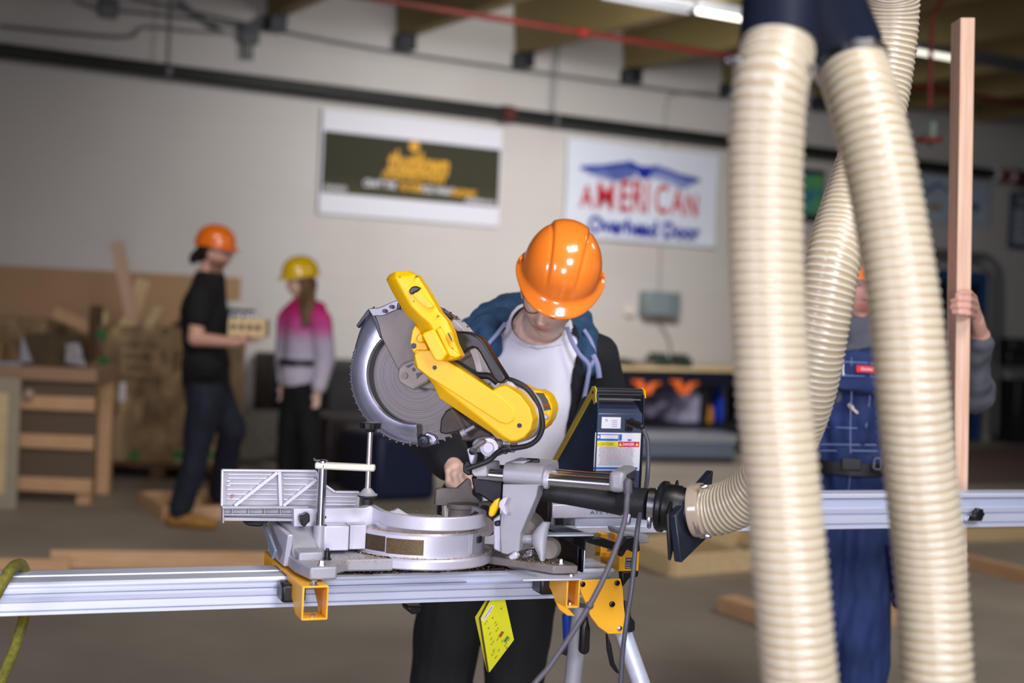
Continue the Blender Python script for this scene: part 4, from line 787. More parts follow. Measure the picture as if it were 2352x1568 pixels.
# grip opening with trigger
rc = tr(S, z1, [(570, 270), (600, 245), (635, 250), (660, 300), (735, 385), (735, 398), (690, 398), (640, 360), (600, 320)], -.1525, .012).build('grip_recess', M['yellow'], hn, bevel=.001)
tr(S, z1, [(558, 275), (580, 245), (610, 240), (635, 250), (638, 268), (618, 282), (598, 290), (590, 300), (572, 302)], -.158, .016).build('trigger', M['black'], hn, bevel=.003)
m = MB(S)
for x, y in ((498, 175), (612, 172), (600, 350), (770, 458), (787, 538), (875, 690)): q = pt(S, z1, x, y, -.150); m.cyl((q.x, -.1515, q.z), (q.x, -.138, q.z), .0020, n=10)
m.build('handle_screw', mat('amber_dark', srgb(176, 112, 10), .5), hn)
hb2 = tr(S, z1, [(652, 592), (668, 575), (735, 548), (745, 560), (835, 730), (800, 780), (762, 785), (742, 768)], -.165, .03).build('switch_box', M['yellow'], hn, bevel=.004, seg=3)
tr(S, z1, [(612, 625), (618, 595), (650, 580), (668, 640), (640, 655), (620, 645)], -.13, .03).build('box_clip', M['yellow'], hn, bevel=.005)
tr(S, z1, [(750, 545), (790, 540), (860, 690), (935, 742), (900, 765), (850, 750)], -.158, .012).build('box_cover', M['yellow'], hn, bevel=.004)
tr(S, z1, [(835, 575), (858, 572), (888, 635), (868, 640)], -.16, .012).build('switch_guard', M['yellow'], hn, bevel=.002)
tr(S, z1, [(840, 582), (852, 580), (876, 630), (866, 634)], -.1612, .003).build('switch_window', M['dark'], hn)
# black carrying handle
ch = tr(S, z1, [(862, 566), (960, 568), (1010, 578), (1065, 605), (1112, 655), (1200, 805), (1265, 905), (1235, 945), (1200, 940), (1165, 900), (1075, 730), (1050, 695), (1020, 685), (985, 700), (960, 718), (930, 732), (895, 650)], -.10, .034).build('carry_handle', M['black'], sw, bevel=.010, seg=4)
MB(S).tube([pt(S, z1, x, y, -.05) for x, y in ((865, 782), (940, 820), (1040, 880), (1140, 890), (1200, 935))], .0075, n=12).build('brake_cable', M['rubber'], sw)
q = pt(S, z1, 1312, 1165, -.05)
MB(S).lathe((q.x, -.062, q.z), (0, 1, 0), [(0, .060), (.01, .062), (.06, .062), (.10, .05)], 48).build('motor_housing', M['rimgrey'], sw, bevel=.002)
tr(S, z1, [(1205, 965), (1215, 935), (1250, 918), (1300, 935), (1340, 975), (1300, 1000)], -.075, .03).build('handle_mount', M['rimgrey'], sw, bevel=.004)
mc = tr(S, z1, [(1300, 935), (1380, 960), (1440, 990), (1500, 993), (1558, 1028), (1588, 1100), (1592, 1140), (1575, 1200), (1540, 1255), (1480, 1300), (1400, 1310)], -.02, .07).build('motor_cap', M['yellow'], sw, bevel=.008, seg=3)
tr(S, z1, [(1462, 1008), (1530, 1012), (1560, 1060), (1585, 1130), (1530, 1140)], -.0212, .004).build('motor_label', mat('dark_brass_label', srgb(84, 78, 60), .5), mc)
tr(S, z1, [(1505, 1088), (1572, 1088), (1578, 1106), (1512, 1110)], -.0226, .003).build('motor_label_stripe', mat('rust_stripe', srgb(140, 60, 40), .5), mc)
tr(S, z1, [(1490, 1172), (1545, 1170), (1560, 1190), (1545, 1208), (1500, 1208)], -.05, .025).build('cable_clip', M['rimgrey'], sw, bevel=.003)
MB(S).tube([pt(S, z1, x, y, d) for x, y, d in ((1258, 908, -.06), (1320, 925, -.06), (1400, 968, -.06), (1460, 1040, -.058), (1500, 1120, -.056), (1522, 1200, -.056), (1522, 1270, -.056), (1490, 1340, -.056), (1430, 1385, -.056), (1340, 1405, -.056), (1250, 1410, -.06), (1200, 1440, -.07), (1130, 1500, -.09), (980, 1558, -.10))], .0058, n=12).build('motor_cable', M['rubber'], sw)
# pivot cluster below the arm
pv = tr(S, z1, [(1010, 1375), (1040, 1340), (1110, 1325), (1180, 1330), (1225, 1360), (1240, 1420), (1190, 1470), (1130, 1490), (1090, 1440), (1030, 1440)], -.06, .05).build('pivot_casting', M['alu'], sw, bevel=.005)
MB(S).lathe(pt(S, z1, 1145, 1402, -.063), (0, -1, 0), [(0, .020), (.006, .020), (.007, .012), (.012, .011)], 24).build('pivot_bolt', M['alu_light'], sw)
MB(S).lathe(pt(S, z1, 1205, 1370, -.04), (1, -.2, 0), [(0, .022), (.02, .023), (.022, .018), (.038, .018)], 24).build('pivot_spring', M['steel'], sw)
tr(S, z1, [(1000, 1410), (1075, 1345), (1110, 1350), (1105, 1375), (1050, 1405), (1020, 1455), (1000, 1450)], -.082, .02).build('stop_arm', M['guardgrey'], sw, bevel=.004)
MB(S).lathe(pt(S, z1, 1022, 1432, -.085), (0, -1, 0), [(0, .0075), (.004, .0075), (.005, .003)], 16).build('stop_arm_screw', M['black'], sw)
tr(S, z1, [(975, 1415), (1000, 1405), (1035, 1465), (1020, 1530), (1000, 1520), (985, 1450)], -.06, .03).build('stop_bracket', M['alu_light'], sw, bevel=.003)
tr(S, z1, [(780, 1300), (790, 1200), (825, 1140), (875, 1110), (1000, 1220), (1190, 1330), (1100, 1340), (1010, 1360), (940, 1360), (915, 1290), (830, 1310)], -.035, .03).build('pivot_arm', mat('dark_brown_casting', srgb(74, 64, 58), .5, .3, var=.4, vs=20), sw, bevel=.004)
MB(S).cyl(pt(S, z1, 945, 1300, -.06), pt(S, z1, 1035, 1250, -.06), .0042).cyl(pt(S, z1, 940, 1305, -.06), pt(S, z1, 972, 1287, -.06), .0075).build('depth_stop_screw', M['alu'], sw)
MB(S).tube([pt(S, z1, x, y, -.05) for x, y in ((862, 1110), (905, 1185), (960, 1280))], .0012, n=6).build('link_wire', mat('brass_wire', srgb(160, 140, 90), .4, .6), sw)
# plate and channel at the right foot
o = MB(B).slab([B.z(*z3(495, 998), .858).xy, B.z(*z3(610, 1056), .858).xy, B.z(*z3(1015, 1050), .858).xy, B.z(*z3(900, 985), .858).xy], .854, .8575); pl_ = o.build('slotted_plate', M['extr'], None, bevel=.0008); tag(pl_, 'slotted steel plate under the right foot of the mitre saw', 'plate')
cx_ = B.p(*z3(1030, 1000), -.115).x
ch_ = thing('steel_channel', 'black steel channel upright between the saw foot and the label rail', 'bracket', B.w(cx_, 0, .858), 21)
m = MB(B); zc1 = pt(B, z3, 1020, 850, -.115).z; zc2 = pt(B, z3, 1000, 765, -.05).z
m.box((cx_-.007, -.115, .859), (cx_-.002, .16, zc1)); m.box((cx_-.016, -.112, .859), (cx_-.012, .14, zc1+.006)); m.build('web', mat('black_zinc', srgb(36, 38, 46), .25, .7), ch_, bevel=.0012)
MB(B).box((cx_-.0018, -.115, .861), (cx_+.001, -.105, zc1-.002)).build('bright_edge', M['extr'], ch_, bevel=.001)
tr(B, z3, [(782, 704), (920, 700), (1102, 748), (1100, 768), (962, 762), (940, 792)], -.03, .04).build('top_flange', M['dark'], ch_, bevel=.001)
MB(B).box((cx_-.09, -.06, zc2+.004), (cx_+.045, .06, zc2+.008)).build('top_plate', M['extr'], ch_, bevel=.001)
# ---- measuring rail and stop positioner
RY = .17
mr = thing('measuring_rail', 'silver measuring rail running off to the right behind the hoses', 'rail', B.w(1.4, .2, .90), 21)
zb = B.p(2300, 1209, RY).z; zt = B.p(2300, 1132, RY).z; rx = B.p(1268, 1190, RY).x
extrusion(B, rx+.06, 3.1, RY, RY+.07, zb, zt, 'rail_body', mr, M['extr'])
MB(B).box((rx-.01, RY-.014, zb), (rx+.62, RY, zb+.017)).build('lower_flange', M['extr'], mr, bevel=.002)
q0, q1 = B.p(1268, 1190, RY-.012), B.p(1345, 1158, RY-.012); MB(B).box((q0.x, RY-.012, q0.z), (q1.x, RY+.07, q1.z)).build('end_block', M['alu_light'], mr, bevel=.002)
q2 = B.p(1465, 1185, RY-.01); MB(B).box((q1.x, RY-.009, q0.z), (q2.x+.05, RY, q1.z)).build('name_plate', M['extr'], mr, bevel=.001)
q = B.p(1384, 1177, RY-.01); write('ATS  HF', .0125, upright(B, q.x, RY-.0095, q.z), M['dark'], 'rail_lettering', mr, sx=1.5, ext=.0002)
MB(B).box((rx-.02, RY-.02, zb-.01), (rx-.01, RY+.06, zb+.09)).build('end_plate', M['black'], mr, bevel=.001)
for x in (3.0,): MB(B).cyl((x, RY+.035, 0), (x, RY+.035, zb), .02).build('leg', M['alu'], mr)
MB(B).box((rx+.0, RY, .845), (rx+.06, RY+.05, zb)).build('rail_support', M['black'], mr, bevel=.003)
ck = thing('rail_clamp', 'small steel clamp with black lobed knob on the measuring rail at right', 'clamp', B.w(*B.p(2250, 1195, RY-.02)), 21)
a = B.p(2222, 1197, RY-.02); b = B.p(2256, 1184, RY-.02); MB(B).box((a.x, RY-.022, a.z), (b.x, RY-.001, b.z)).build('block', M['steel'], ck, bevel=.002)
q = B.p(2258, 1183, RY-.06); R = []
for h, rr_ in ((0, .006), (.012, .007), (.0125, .015), (.026, .0155), (.028, .012)): R.append([V((q.x+math.cos(2*PI*k/42)*rr_*(1+(.1*math.cos(7*2*PI*k/42) if rr_ > .01 else 0)), RY-.02-h, q.z+math.sin(2*PI*k/42)*rr_*(1+(.1*math.cos(7*2*PI*k/42) if rr_ > .01 else 0)))) for k in range(42)])
MB(B).rings(R).build('knob', M['black'], ck)
# positioner
PY = .12
pa = B.p(1371, 949, PY); pb = B.p(1479, 955, PY); zt0 = zt+.001; zpt = pa.z; zht = B.p(1371, 905, PY).z
sp = thing('stop_positioner', 'slate blue length stop unit with warning label and ribbed carrying bar', 'positioner', B.w(pa.x+.05, .2, zt0), 21)
x0, x1 = pa.x, pb.x
MB(B).side([(PY, zt0), (PY, zpt), (PY+.06, zpt+.035), (PY+.1, zpt+.03), (PY+.27, zt0)], x0+.003, x1-.003).build('housing', M['housing'], sp, bevel=.002)
MB(B).side([(PY+.004, zpt+.001), (PY+.06, zpt+.0355), (PY+.09, zpt+.033), (PY+.09, zpt+.03), (PY+.06, zpt+.034)], x0+.004, x1-.004).build('dusty_top', mat('dust_on_steel', srgb(84, 78, 80), .8, var=.5, vs=120), sp)
MB(B).side([(PY-.004, zt0), (PY-.004, zpt), (PY+.0, zht), (PY+.03, zht+.006), (PY+.3, zt0)], x0, x0+.003).build('side_plate', mat('blue_grey_side', srgb(52, 78, 112), .4, .4, var=.25, vs=4), sp, bevel=.0008)
MB(B).side([(PY-.004, zt0), (PY-.004, zpt), (PY+.0, zht), (PY+.03, zht+.006), (PY+.3, zt0)], x1-.003, x1).build('side_plate', M['dark'], sp, bevel=.0008)
hz = B.p(1420, 902, PY+.02).z
m = MB(B); R = []
for x in (x0, x1): R.append([V((x, PY+.02+math.cos(2*PI*k/60)*(.0115 if (k//3) % 2 else .0102), hz+math.sin(2*PI*k/60)*(.0115 if (k//3) % 2 else .0102))) for k in range(60)])
m.rings(R).build('carrying_bar', M['dark'], sp, ang=20)
MB(B).box((x0, PY+.005, hz-.016), (x1-.008, PY+.014, hz-.013)).build('bar_rail', M['conduit'], sp)
# yellow side bars
yb_ = M['yellow']
def ybar(x):
    return MB(B).side([(PY+.002, hz-.022), (PY+.006, hz-.006), (PY+.004, hz+.008), (PY+.014, hz+.015), (PY+.03, hz+.013), (PY+.036, hz+.004), (PY+.315, zt0+.0), (PY+.285, zt0), (PY+.03, hz-.014), (PY+.018, hz-.02), (PY+.016, hz-.028)], x-.003, x)
ybar(x0-.0005).build('side_bar', mat('pale_yellow_bar', srgb(214, 186, 62), .4), sp, bevel=.0008)
MB(B).side([(PY-.002, hz-.01), (PY+.004, hz+.008), (PY+.02, hz+.014), (PY+.03, hz+.008), (PY+.02, hz-.012)], x1, x1+.003).build('side_bar', M['yellow'], sp, bevel=.001)
m = MB(B); m.lathe((x0-.0035, PY+.019, hz), (-1, 0, 0), [(0, .0035), (.002, .0035), (.003, .002)], 12); q = B.p(1361, 981, PY); m.lathe((x0, PY+.02, q.z), (-1, 0, 0), [(0, .003), (.002, .0028)], 10); m.build('side_screw', M['dark'], sp)
# labels
def lab(xa_, ya_, xb_, yb_, mt, name, dy, par=sp):
    a, b = pt(B, z4, xa_, yb_, PY), pt(B, z4, xb_, ya_, PY); return MB(B).box((a.x, PY-dy, a.z), (b.x, PY, b.z)).build(name, mt, par, smooth=False)
l1_ = lab(790, 575, 1085, 740, M['white'], 'rating_label', .0008)
for k in range(4): q = pt(B, z4, 985, 625+k*30, PY); write('COMPLIES', .0032, upright(B, q.x, PY-.001, q.z), M['blue'], 'label_lettering', l1_, ext=.0001)
q = pt(B, z4, 868, 620, PY); write('IE', .008, upright(B, q.x, PY-.001, q.z), M['blue'], 'label_lettering', l1_, ext=.0001)
l2_ = lab(672, 812, 1385, 1372, M['white'], 'warning_label', .0008)
sky = mat('label_blue', srgb(40, 110, 200), .45)
lab(715, 830, 1052, 925, sky, 'blue_heading', .0012, l2_); lab(775, 842, 1040, 895, M['white'], 'heading_field', .0015, l2_); lab(1052, 830, 1100, 925, sky, 'blue_heading', .0012, l2_); lab(1185, 905, 1240, 928, sky, 'blue_heading', .0012, l2_)
q = pt(B, z4, 742, 868, PY); MB(B).cyl((q.x, PY-.0016, q.z), (q.x, PY-.001, q.z), .0035, n=20).build('logo_disc', M['white'], l2_)
lab(700, 940, 1040, 1012, mat('label_yellow', srgb(244, 226, 60), .45), 'caution_band', .0012, l2_); lab(1040, 942, 1360, 1018, mat('label_red', srgb(212, 30, 66), .45), 'danger_band', .0012, l2_)
q = pt(B, z4, 868, 976, PY); write('CAUTION!', .0095, upright(B, q.x, PY-.0014, q.z), mat('label_olive', srgb(130, 120, 30), .5), 'label_lettering', l2_, ext=.0001, sx=.82)
q = pt(B, z4, 1195, 982, PY); write('DANGER!', .0095, upright(B, q.x, PY-.0014, q.z), M['white'], 'label_lettering', l2_, ext=.0001, bold=.0002, sx=.74)
m = MB(B)
for xx in (738, 1000, 1072, 1322): q = pt(B, z4, xx, 1002, PY); m.prism([(q.x-.0045, q.z), (q.x+.0045, q.z), (q.x, q.z+.0075)], PY-.0016, PY-.0011)
m.build('warning_triangle', mat('triangle_yellow', srgb(250, 236, 80), .4), l2_)
for xx in (738, 1000, 1072, 1322): q = pt(B, z4, xx, 986, PY); write('!', .006, upright(B, q.x, PY-.0018, q.z), M['black'], 'label_lettering', l2_, ext=.0001)
pinkl, greyl = mat('label_pink_print', srgb(196, 110, 130), .5), mat('label_grey_print', srgb(150, 150, 160), .5)
for k in range(17):
    y = 1028+k*16.2; q = pt(B, z4, 1015, y, PY); pk_ = k in (0, 1, 8, 9)
    write(' '.join(random.choice(('the', 'machine', 'before', 'moving', 'parts', 'keep', 'hands', 'power', 'all', 'is', 'off', 'guard', 'a', 'blade')) for _ in range(22))[:70], .0036, upright(B, q.x, PY-.0011, q.z), pinkl if pk_ else greyl, 'fine_print', l2_, ext=.00005, sx=.86)
lab(672, 1325, 1332, 1355, sky, 'blue_footer', .0012, l2_)
# inlet and plug with its cord
q = pt(B, z4, 1190, 680, PY); MB(B).box((q.x-.007, PY-.005, q.z-.015), (q.x+.012, PY, q.z+.015)).build('power_inlet', M['black'], sp, bevel=.002)
MB().cap(W(*z4(1230, 655), 3.235), W(*z4(1330, 690), 3.20), .0095, .008).cap(W(*z4(1330, 690), 3.20), W(*z4(1400, 715), 3.18), .009, .0065).build('plug', M['rubber'], sp)
MB().tube([W(x, y, d) for x, y, d in ((1470, 979, 3.19), (1480, 992, 3.18), (1488, 1020, 3.17), (1488, 1080, 3.14), (1482, 1130, 3.08), (1468, 1190, 2.95), (1460, 1250, 2.9), (1453, 1330, 2.88), (1440, 1420, 2.86), (1430, 1500, 2.86), (1425, 1580, 2.86), (1410, 1800, 2.86), (1380, 2300, 2.84))], .0052, n=12).build('power_cord', mat('grey_cable', srgb(74, 74, 84), .4), sp)
sc = MB().tube([W(x, y, d) for x, y, d in ((1442, 1125, 2.80), (1440, 1150, 2.79), (1436, 1190, 2.79), (1418, 1250, 2.78), (1390, 1320, 2.77), (1354, 1390, 2.76), (1310, 1460, 2.75), (1262, 1530, 2.74), (1200, 1620, 2.72), (1100, 1900, 2.7), (1050, 2420, 2.7))], .0056, n=12).cap(W(1442, 1108, 2.80), W(1442, 1128, 2.80), .009).ball(W(1354, 1390, 2.76), .0085).build('saw_cord', mat('dusty_cable', srgb(88, 84, 92), .5), sw)
# ---- booklet
z7 = lambda x, y: (1060+x/7.54, 1360+y/7.54)
bk = thing('instruction_booklet', 'bright yellow instruction booklet hanging below the saw stand', 'booklet', B.w(*pt(B, z7, 560, 700, .03)), 21)
lime = mat('lime_card', srgb(214, 214, 22), .5)
tr(B, z7, [(335, 445), (510, 120), (755, 120), (910, 822), (482, 1388)], .02, .0015).build('front_page', lime, bk)
tr(B, z7, [(235, 432), (430, 120), (720, 120), (860, 800), (440, 1368)], .032, .0015).build('back_page', mat('lime_card_back', srgb(180, 176, 20), .5), bk)
tr(B, z7, [(325, 460), (480, 150), (490, 150), (340, 455), (480, 1375), (465, 1378)], .022, .010).build('inner_pages', mat('brown_edge_paper', srgb(96, 80, 24), .7), bk)
q = pt(B, z7, 345, 470, .02); e_ = pt(B, z7, 520, 215, .02); c_ = (q+e_)/2; ang = math.atan2(e_.z-q.z, e_.x-q.x)
Mw = upright(B, c_.x+.003, .0185, c_.z, ang)
t_ = MB(B); dx, dz = math.cos(ang), math.sin(ang); t_.prism([(q.x, q.z), (q.x+dz*.007, q.z-dx*.007), (e_.x+dz*.007, e_.z-dx*.007), (e_.x, e_.z)], .019, .0195); t_.build('title_strip', M['white'], bk)
write('CHAINGEAR', .0062, upright(B, c_.x+dz*.0035, .0186, c_.z-dx*.0035, ang), M['black'], 'title_lettering', bk, ext=.0001, sx=1.0)
for x, y, w_, c in ((680, 730, .007, M['red']), (770, 815, .007, M['green'])): q = pt(B, z7, x, y, .02); write('####', .006, upright(B, q.x, .0188, q.z, ang), c, 'colour_block', bk, ext=.0001, bold=.0012)
for i, (x, y) in enumerate(((420, 520), (540, 430), (580, 520), (600, 560), (615, 640), (470, 610), (490, 710), (510, 800), (530, 870), (560, 990), (620, 810), (700, 840), (760, 900), (690, 270), (640, 1000), (590, 1120), (540, 1060), (780, 950), (820, 810))): q = pt(B, z7, x, y, .02); write(('abc de', 'fgh i', 'mno', 'rstuv')[i % 4], .0042, upright(B, q.x, .0188, q.z, ang), mat('olive_print', srgb(96, 100, 30), .6) if i == 0 else bpy.data.materials['olive_print'], 'page_print', bk, ext=.0001)
# ---- sawdust on table and stand
m = MB(B)
def dust(n, f, s=.0016):
    for k in range(n):
        c = V(f()); r = s*random.uniform(.5, 1.4); ax = [V((random.uniform(-1, 1), random.uniform(-1, 1), random.uniform(-.4, .4))).normalized()*r for _ in range(3)]
        m.add([c, c+ax[0], c+ax[1], c+ax[2]+V((0, 0, r*.6))], [(0, 1, 2), (0, 1, 3), (1, 2, 3), (0, 2, 3)])
U = random.uniform
def ringpt(r0, r1, a0, a1, z): a = math.radians(U(a0, a1)); r = U(r0, r1); return (tx+math.cos(a)*r, ty+math.sin(a)*r, z)
dust(900, lambda: ringpt(.132, .144, 185, 360, .937)); dust(500, lambda: ringpt(.149, .163, 190, 350, .8845)); dust(500, lambda: (U(-.06, .1), U(-.1, .0), .885)); dust(700, lambda: (U(.38, .49), U(-.12, .05), .879))
dust(900, lambda: (U(0, .4), U(.002, .12), .8438), .003); dust(300, lambda: (.223+.114*math.cos(U(PI, 2*PI)), .03-.114*abs(math.sin(U(.2, 2.9))), .9775), .001)
tag(m.build('sawdust', M['dust'], smooth=False), 'pale sawdust scattered over the saw table and stand top', 'sawdust', kind='stuff')
m = MB(B)
for k in range(26): x, y = U(.0, .42), U(.0, .11); a = U(-.6, .6); L = U(.01, .04); m.box((0, 0, 0), (L, .003, .0015), Matrix.Translation((x, y, .8435+.0015*(k % 3))) @ Matrix.Rotation(a, 4, 'Z'))
for k in range(7): L = .06; m.box((0, 0, 0), (L, .012, .001), Matrix.Translation((.03+k*.05, .01+.01*(k % 3), .8436)) @ Matrix.Rotation(U(-.3, .3), 4, 'Z'))
tag(m.build('wood_slivers', M['wood_dark'], smooth=False), 'dark wood slivers lying on the stand below the saw table', 'slivers', kind='stuff')
o = MB(B).box((0, 0, 0), (.42, .10, .0015), Matrix.Translation((-.01, .012, .8432))); tag(o.build('shade_sheet', mat('dark_shade_sheet', srgb(44, 38, 36), .7, var=.5, vs=30)), 'dark sheet standing in for shade on the stand under the saw', 'sheet')  # dark colour put in for the shaded gap between stand and base ring
o = tr(B, z2, [(1340, 598), (1430, 580), (1465, 562), (1500, 585), (1560, 622), (1420, 612)], .125, .012); tag(o.build('offcut', M['white'], bevel=.001), 'small white offcut lying on the saw table behind the ring', 'offcut')
# ---- tie strap over the stand at far left
m = MB(); P_ = [(45, 1297, 2.72), (30, 1312, 2.66), (8, 1345, 2.64), (-25, 1410, 2.66)]
o = MB().tube([W(-70, 1500, 2.70), W(-40, 1430, 2.68), W(-18, 1382, 2.68), W(8, 1335, 2.68), W(28, 1303, 2.73), W(50, 1296, 2.86), W(60, 1335, 2.92), W(58, 1400, 2.92), W(46, 1450, 2.90), W(25, 1510, 2.88), W(-5, 1580, 2.86), W(-40, 1700, 2.84)], .011, n=10)
tag(o.build('tie_rope', mat('olive_webbing', srgb(128, 124, 36), .8, col2=srgb(88, 88, 24), vs=90)), 'olive green rope looped over the stand at the far left', 'rope')
# ============================================================ DUST HOSES
def hose_mat():
    m = bpy.data.materials.new('ribbed_clear_hose'); m.use_nodes = True; t = m.node_tree; b = t.nodes['Principled BSDF']
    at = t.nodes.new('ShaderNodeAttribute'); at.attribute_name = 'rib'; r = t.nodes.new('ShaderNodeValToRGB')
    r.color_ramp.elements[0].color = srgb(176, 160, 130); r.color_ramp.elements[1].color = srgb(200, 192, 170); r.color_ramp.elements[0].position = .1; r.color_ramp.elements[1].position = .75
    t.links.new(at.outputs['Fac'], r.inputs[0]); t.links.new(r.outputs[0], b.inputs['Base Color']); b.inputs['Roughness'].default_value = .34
    b.inputs['Subsurface Weight'].default_value = .25; b.inputs['Subsurface Radius'].default_value = (1, .8, .5); b.inputs['Subsurface Scale'].default_value = .02
    b.inputs['Coat Weight'].default_value = .35; b.inputs['Coat Roughness'].default_value = .12; return m
M['hose'] = hose_mat()
def hose(path, r, pitch, label, name='dust_hose', parent=None, amp=.0026, nside=40, per=7):
    P = smooth_path([V(q) for q in path], 24); L = [0]
    for i in range(1, len(P)): L.append(L[-1]+(P[i]-P[i-1]).length)
    step = pitch/per; n = int(L[-1]/step); Q = []; j = 0
    for i in range(n):
        s = i*step
        while L[j+1] < s: j += 1
        Q.append(P[j].lerp(P[j+1], (s-L[j])/(L[j+1]-L[j])))
    t = (Q[1]-Q[0]).normalized(); u = t.orthogonal().normalized(); R = []; val = []
    for i, q in enumerate(Q):
        t = (Q[min(i+4, n-1)]-Q[max(i-4, 0)]).normalized(); u = (u-t*u.dot(t)).normalized(); v = t.cross(u); ring = []
        for k in range(nside):
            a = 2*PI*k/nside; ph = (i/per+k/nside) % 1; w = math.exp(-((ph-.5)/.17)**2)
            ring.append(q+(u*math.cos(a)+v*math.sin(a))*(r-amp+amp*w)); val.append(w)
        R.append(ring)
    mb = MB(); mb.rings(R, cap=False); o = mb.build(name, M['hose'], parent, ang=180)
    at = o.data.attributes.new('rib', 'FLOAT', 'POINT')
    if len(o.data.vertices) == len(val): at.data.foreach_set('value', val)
    if parent is None: tag(o, label, 'hose')
    return o
pw = lambda L: [W(*q) for q in L]
h1 = pw([(1788, 98, 1.89), (1781, 140, 1.88), (1766, 220, 1.86), (1757, 400, 1.86), (1759, 560, 1.86), (1764, 700, 1.86), (1776, 900, 1.86), (1796, 1100, 1.86), (1814, 1300, 1.86), (1838, 1568, 1.87), (1868, 1800, 1.90), (1920, 2150, 1.98), (2020, 2500, 2.15), (2200, 2800, 2.3)])
h2 = pw([(1942, 102, 2.06), (1955, 145, 2.04), (1982, 230, 2.0), (2014, 350, 1.98), (2046, 510, 1.97), (2079, 714, 1.96), (2096, 900, 1.96), (2115, 1100, 1.98), (2136, 1300, 2.0), (2153, 1568, 2.0), (2160, 1800, 2.03), (2190, 2150, 2.1), (2260, 2450, 2.25), (2400, 2640, 2.4)])
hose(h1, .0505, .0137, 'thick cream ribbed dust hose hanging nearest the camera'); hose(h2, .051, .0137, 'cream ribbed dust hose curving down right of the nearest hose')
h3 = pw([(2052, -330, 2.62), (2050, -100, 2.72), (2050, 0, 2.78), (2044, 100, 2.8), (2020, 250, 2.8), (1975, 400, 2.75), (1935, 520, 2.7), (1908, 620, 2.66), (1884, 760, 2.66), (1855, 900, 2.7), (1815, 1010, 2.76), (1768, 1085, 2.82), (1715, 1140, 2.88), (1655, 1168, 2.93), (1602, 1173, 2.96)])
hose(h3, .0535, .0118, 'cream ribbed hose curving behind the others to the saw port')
wy = thing('hose_fitting', 'black Y shaped fitting joining the two front hoses at the top edge', 'hose fitting', W(1850, -60, 2.0))
m = MB(); m.cyl(W(1787, 106, 1.89), W(1800, -60, 1.93), .052, .053, 40).cyl(W(1946, 118, 2.055), W(1868, -50, 2.0), .053, .055, 40).cyl(W(1800, -50, 1.93), W(1835, -260, 1.98), .053, .064, 40).cyl(W(1868, -45, 2.0), W(1840, -260, 1.98), .055, .064, 40).cyl(W(1838, -230, 1.98), W(1845, -900, 1.95), .064, .064, 40)
m.build('branch_pipe', mat('blue_black_plastic', srgb(26, 32, 46), .3, var=.2), wy)
def band(a, b, r, par, w_=.012, name='clamp_band'):
    a, b = V(a), V(b); d = (b-a).normalized(); o = MB().lathe(a, d, [(0, r), (0, r+.0015), (w_, r+.0015), (w_, r)], 40); q = a+d*w_/2
    n = (CP-q); n = (n-d*n.dot(d)).normalized(); s = d.cross(n); c = q+(n*.5+s*.85).normalized()*(r+.004)
    o.cap(c-s*.012, c+s*.012, .005, .005, 10); o.build(name, M['steel'], par)
band(W(1778, 150, 1.88), W(1776, 164, 1.88), .052, wy); band(W(1952, 140, 2.04), W(1958, 158, 2.035), .053, wy)
# adapter between saw tube and hose
ad = thing('dust_gate', 'black square dust gate and coupling joining the saw to its hose', 'dust gate', W(1560, 1240, 2.95))
C0, C1, C2, C3, C4 = W(1424, 1150, 3.02), W(1490, 1158, 2.99), W(1530, 1163, 2.98), W(1552, 1168, 2.97), W(1600, 1173, 2.955)
m = MB().cyl(C0, W(1445, 1152, 3.01), .026, .032, 40).cyl(W(1445, 1152, 3.01), C1, .032, .0335, 40).cyl(C1, W(1504, 1160, 2.99), .0335, .033, 40).build('coupling', M['rubber'], ad)
m = MB(); d = (C3-C1).normalized(); m.lathe(W(1506, 1160, 2.985), d, [(0, .034), (.006, .034), (.007, .05), (.012, .054), (.020, .054), (.024, .049), (.05, .049), (.055, .046), (.10, .046)], 40); m.build('flange', M['black'], ad)
band(W(1490, 1158, 2.99), W(1500, 1159, 2.988), .0345, ad, .014); band(W(1444, 1152, 3.01), W(1450, 1153, 3.01), .032, ad, .008)
q4 = [W(1622, 1078, 3.04), W(1606, 1234, 3.03), W(1548, 1290, 2.9), W(1534, 1180, 2.9)]
def plate(q, th, name, mt, par):
    n = (q[1]-q[0]).cross(q[3]-q[0]).normalized()*th; m = MB(); m.add([*q, *[v+n for v in q]], [(0, 1, 2, 3), (7, 6, 5, 4), (0, 4, 5, 1), (1, 5, 6, 2), (2, 6, 7, 3), (3, 7, 4, 0)]); return m.build(name, mt, par, bevel=.003)
plate(q4, -.018, 'gate_plate', mat('gate_black', srgb(34, 40, 52), .32), ad)
plate([W(1560, 1100, 2.99), W(1562, 1200, 2.95), W(1542, 1288, 2.89), W(1536, 1180, 2.89)], .008, 'gate_plate', M['black'], ad)
d = (W(1640, 1170, 2.94)-C4).normalized(); MB().lathe(W(1592, 1172, 2.958), d, [(0, .0495), (0, .0555), (.006, .0565), (.012, .0555), (.018, .0565), (.024, .0555), (.024, .0495)], 40).build('hose_cuff', mat('clear_cuff', srgb(176, 160, 140), .15, 0, coat=.5), ad)
MB().lathe(W(1606, 1173, 2.955), d, [(0, .0558), (0, .0572), (.01, .0572), (.01, .0558)], 40).cap(W(1613, 1118, 2.9), W(1622, 1117, 2.9), .005).cap(W(1622, 1230, 2.9), W(1628, 1232, 2.9), .005).build('clamp_band', M['steel'], ad)
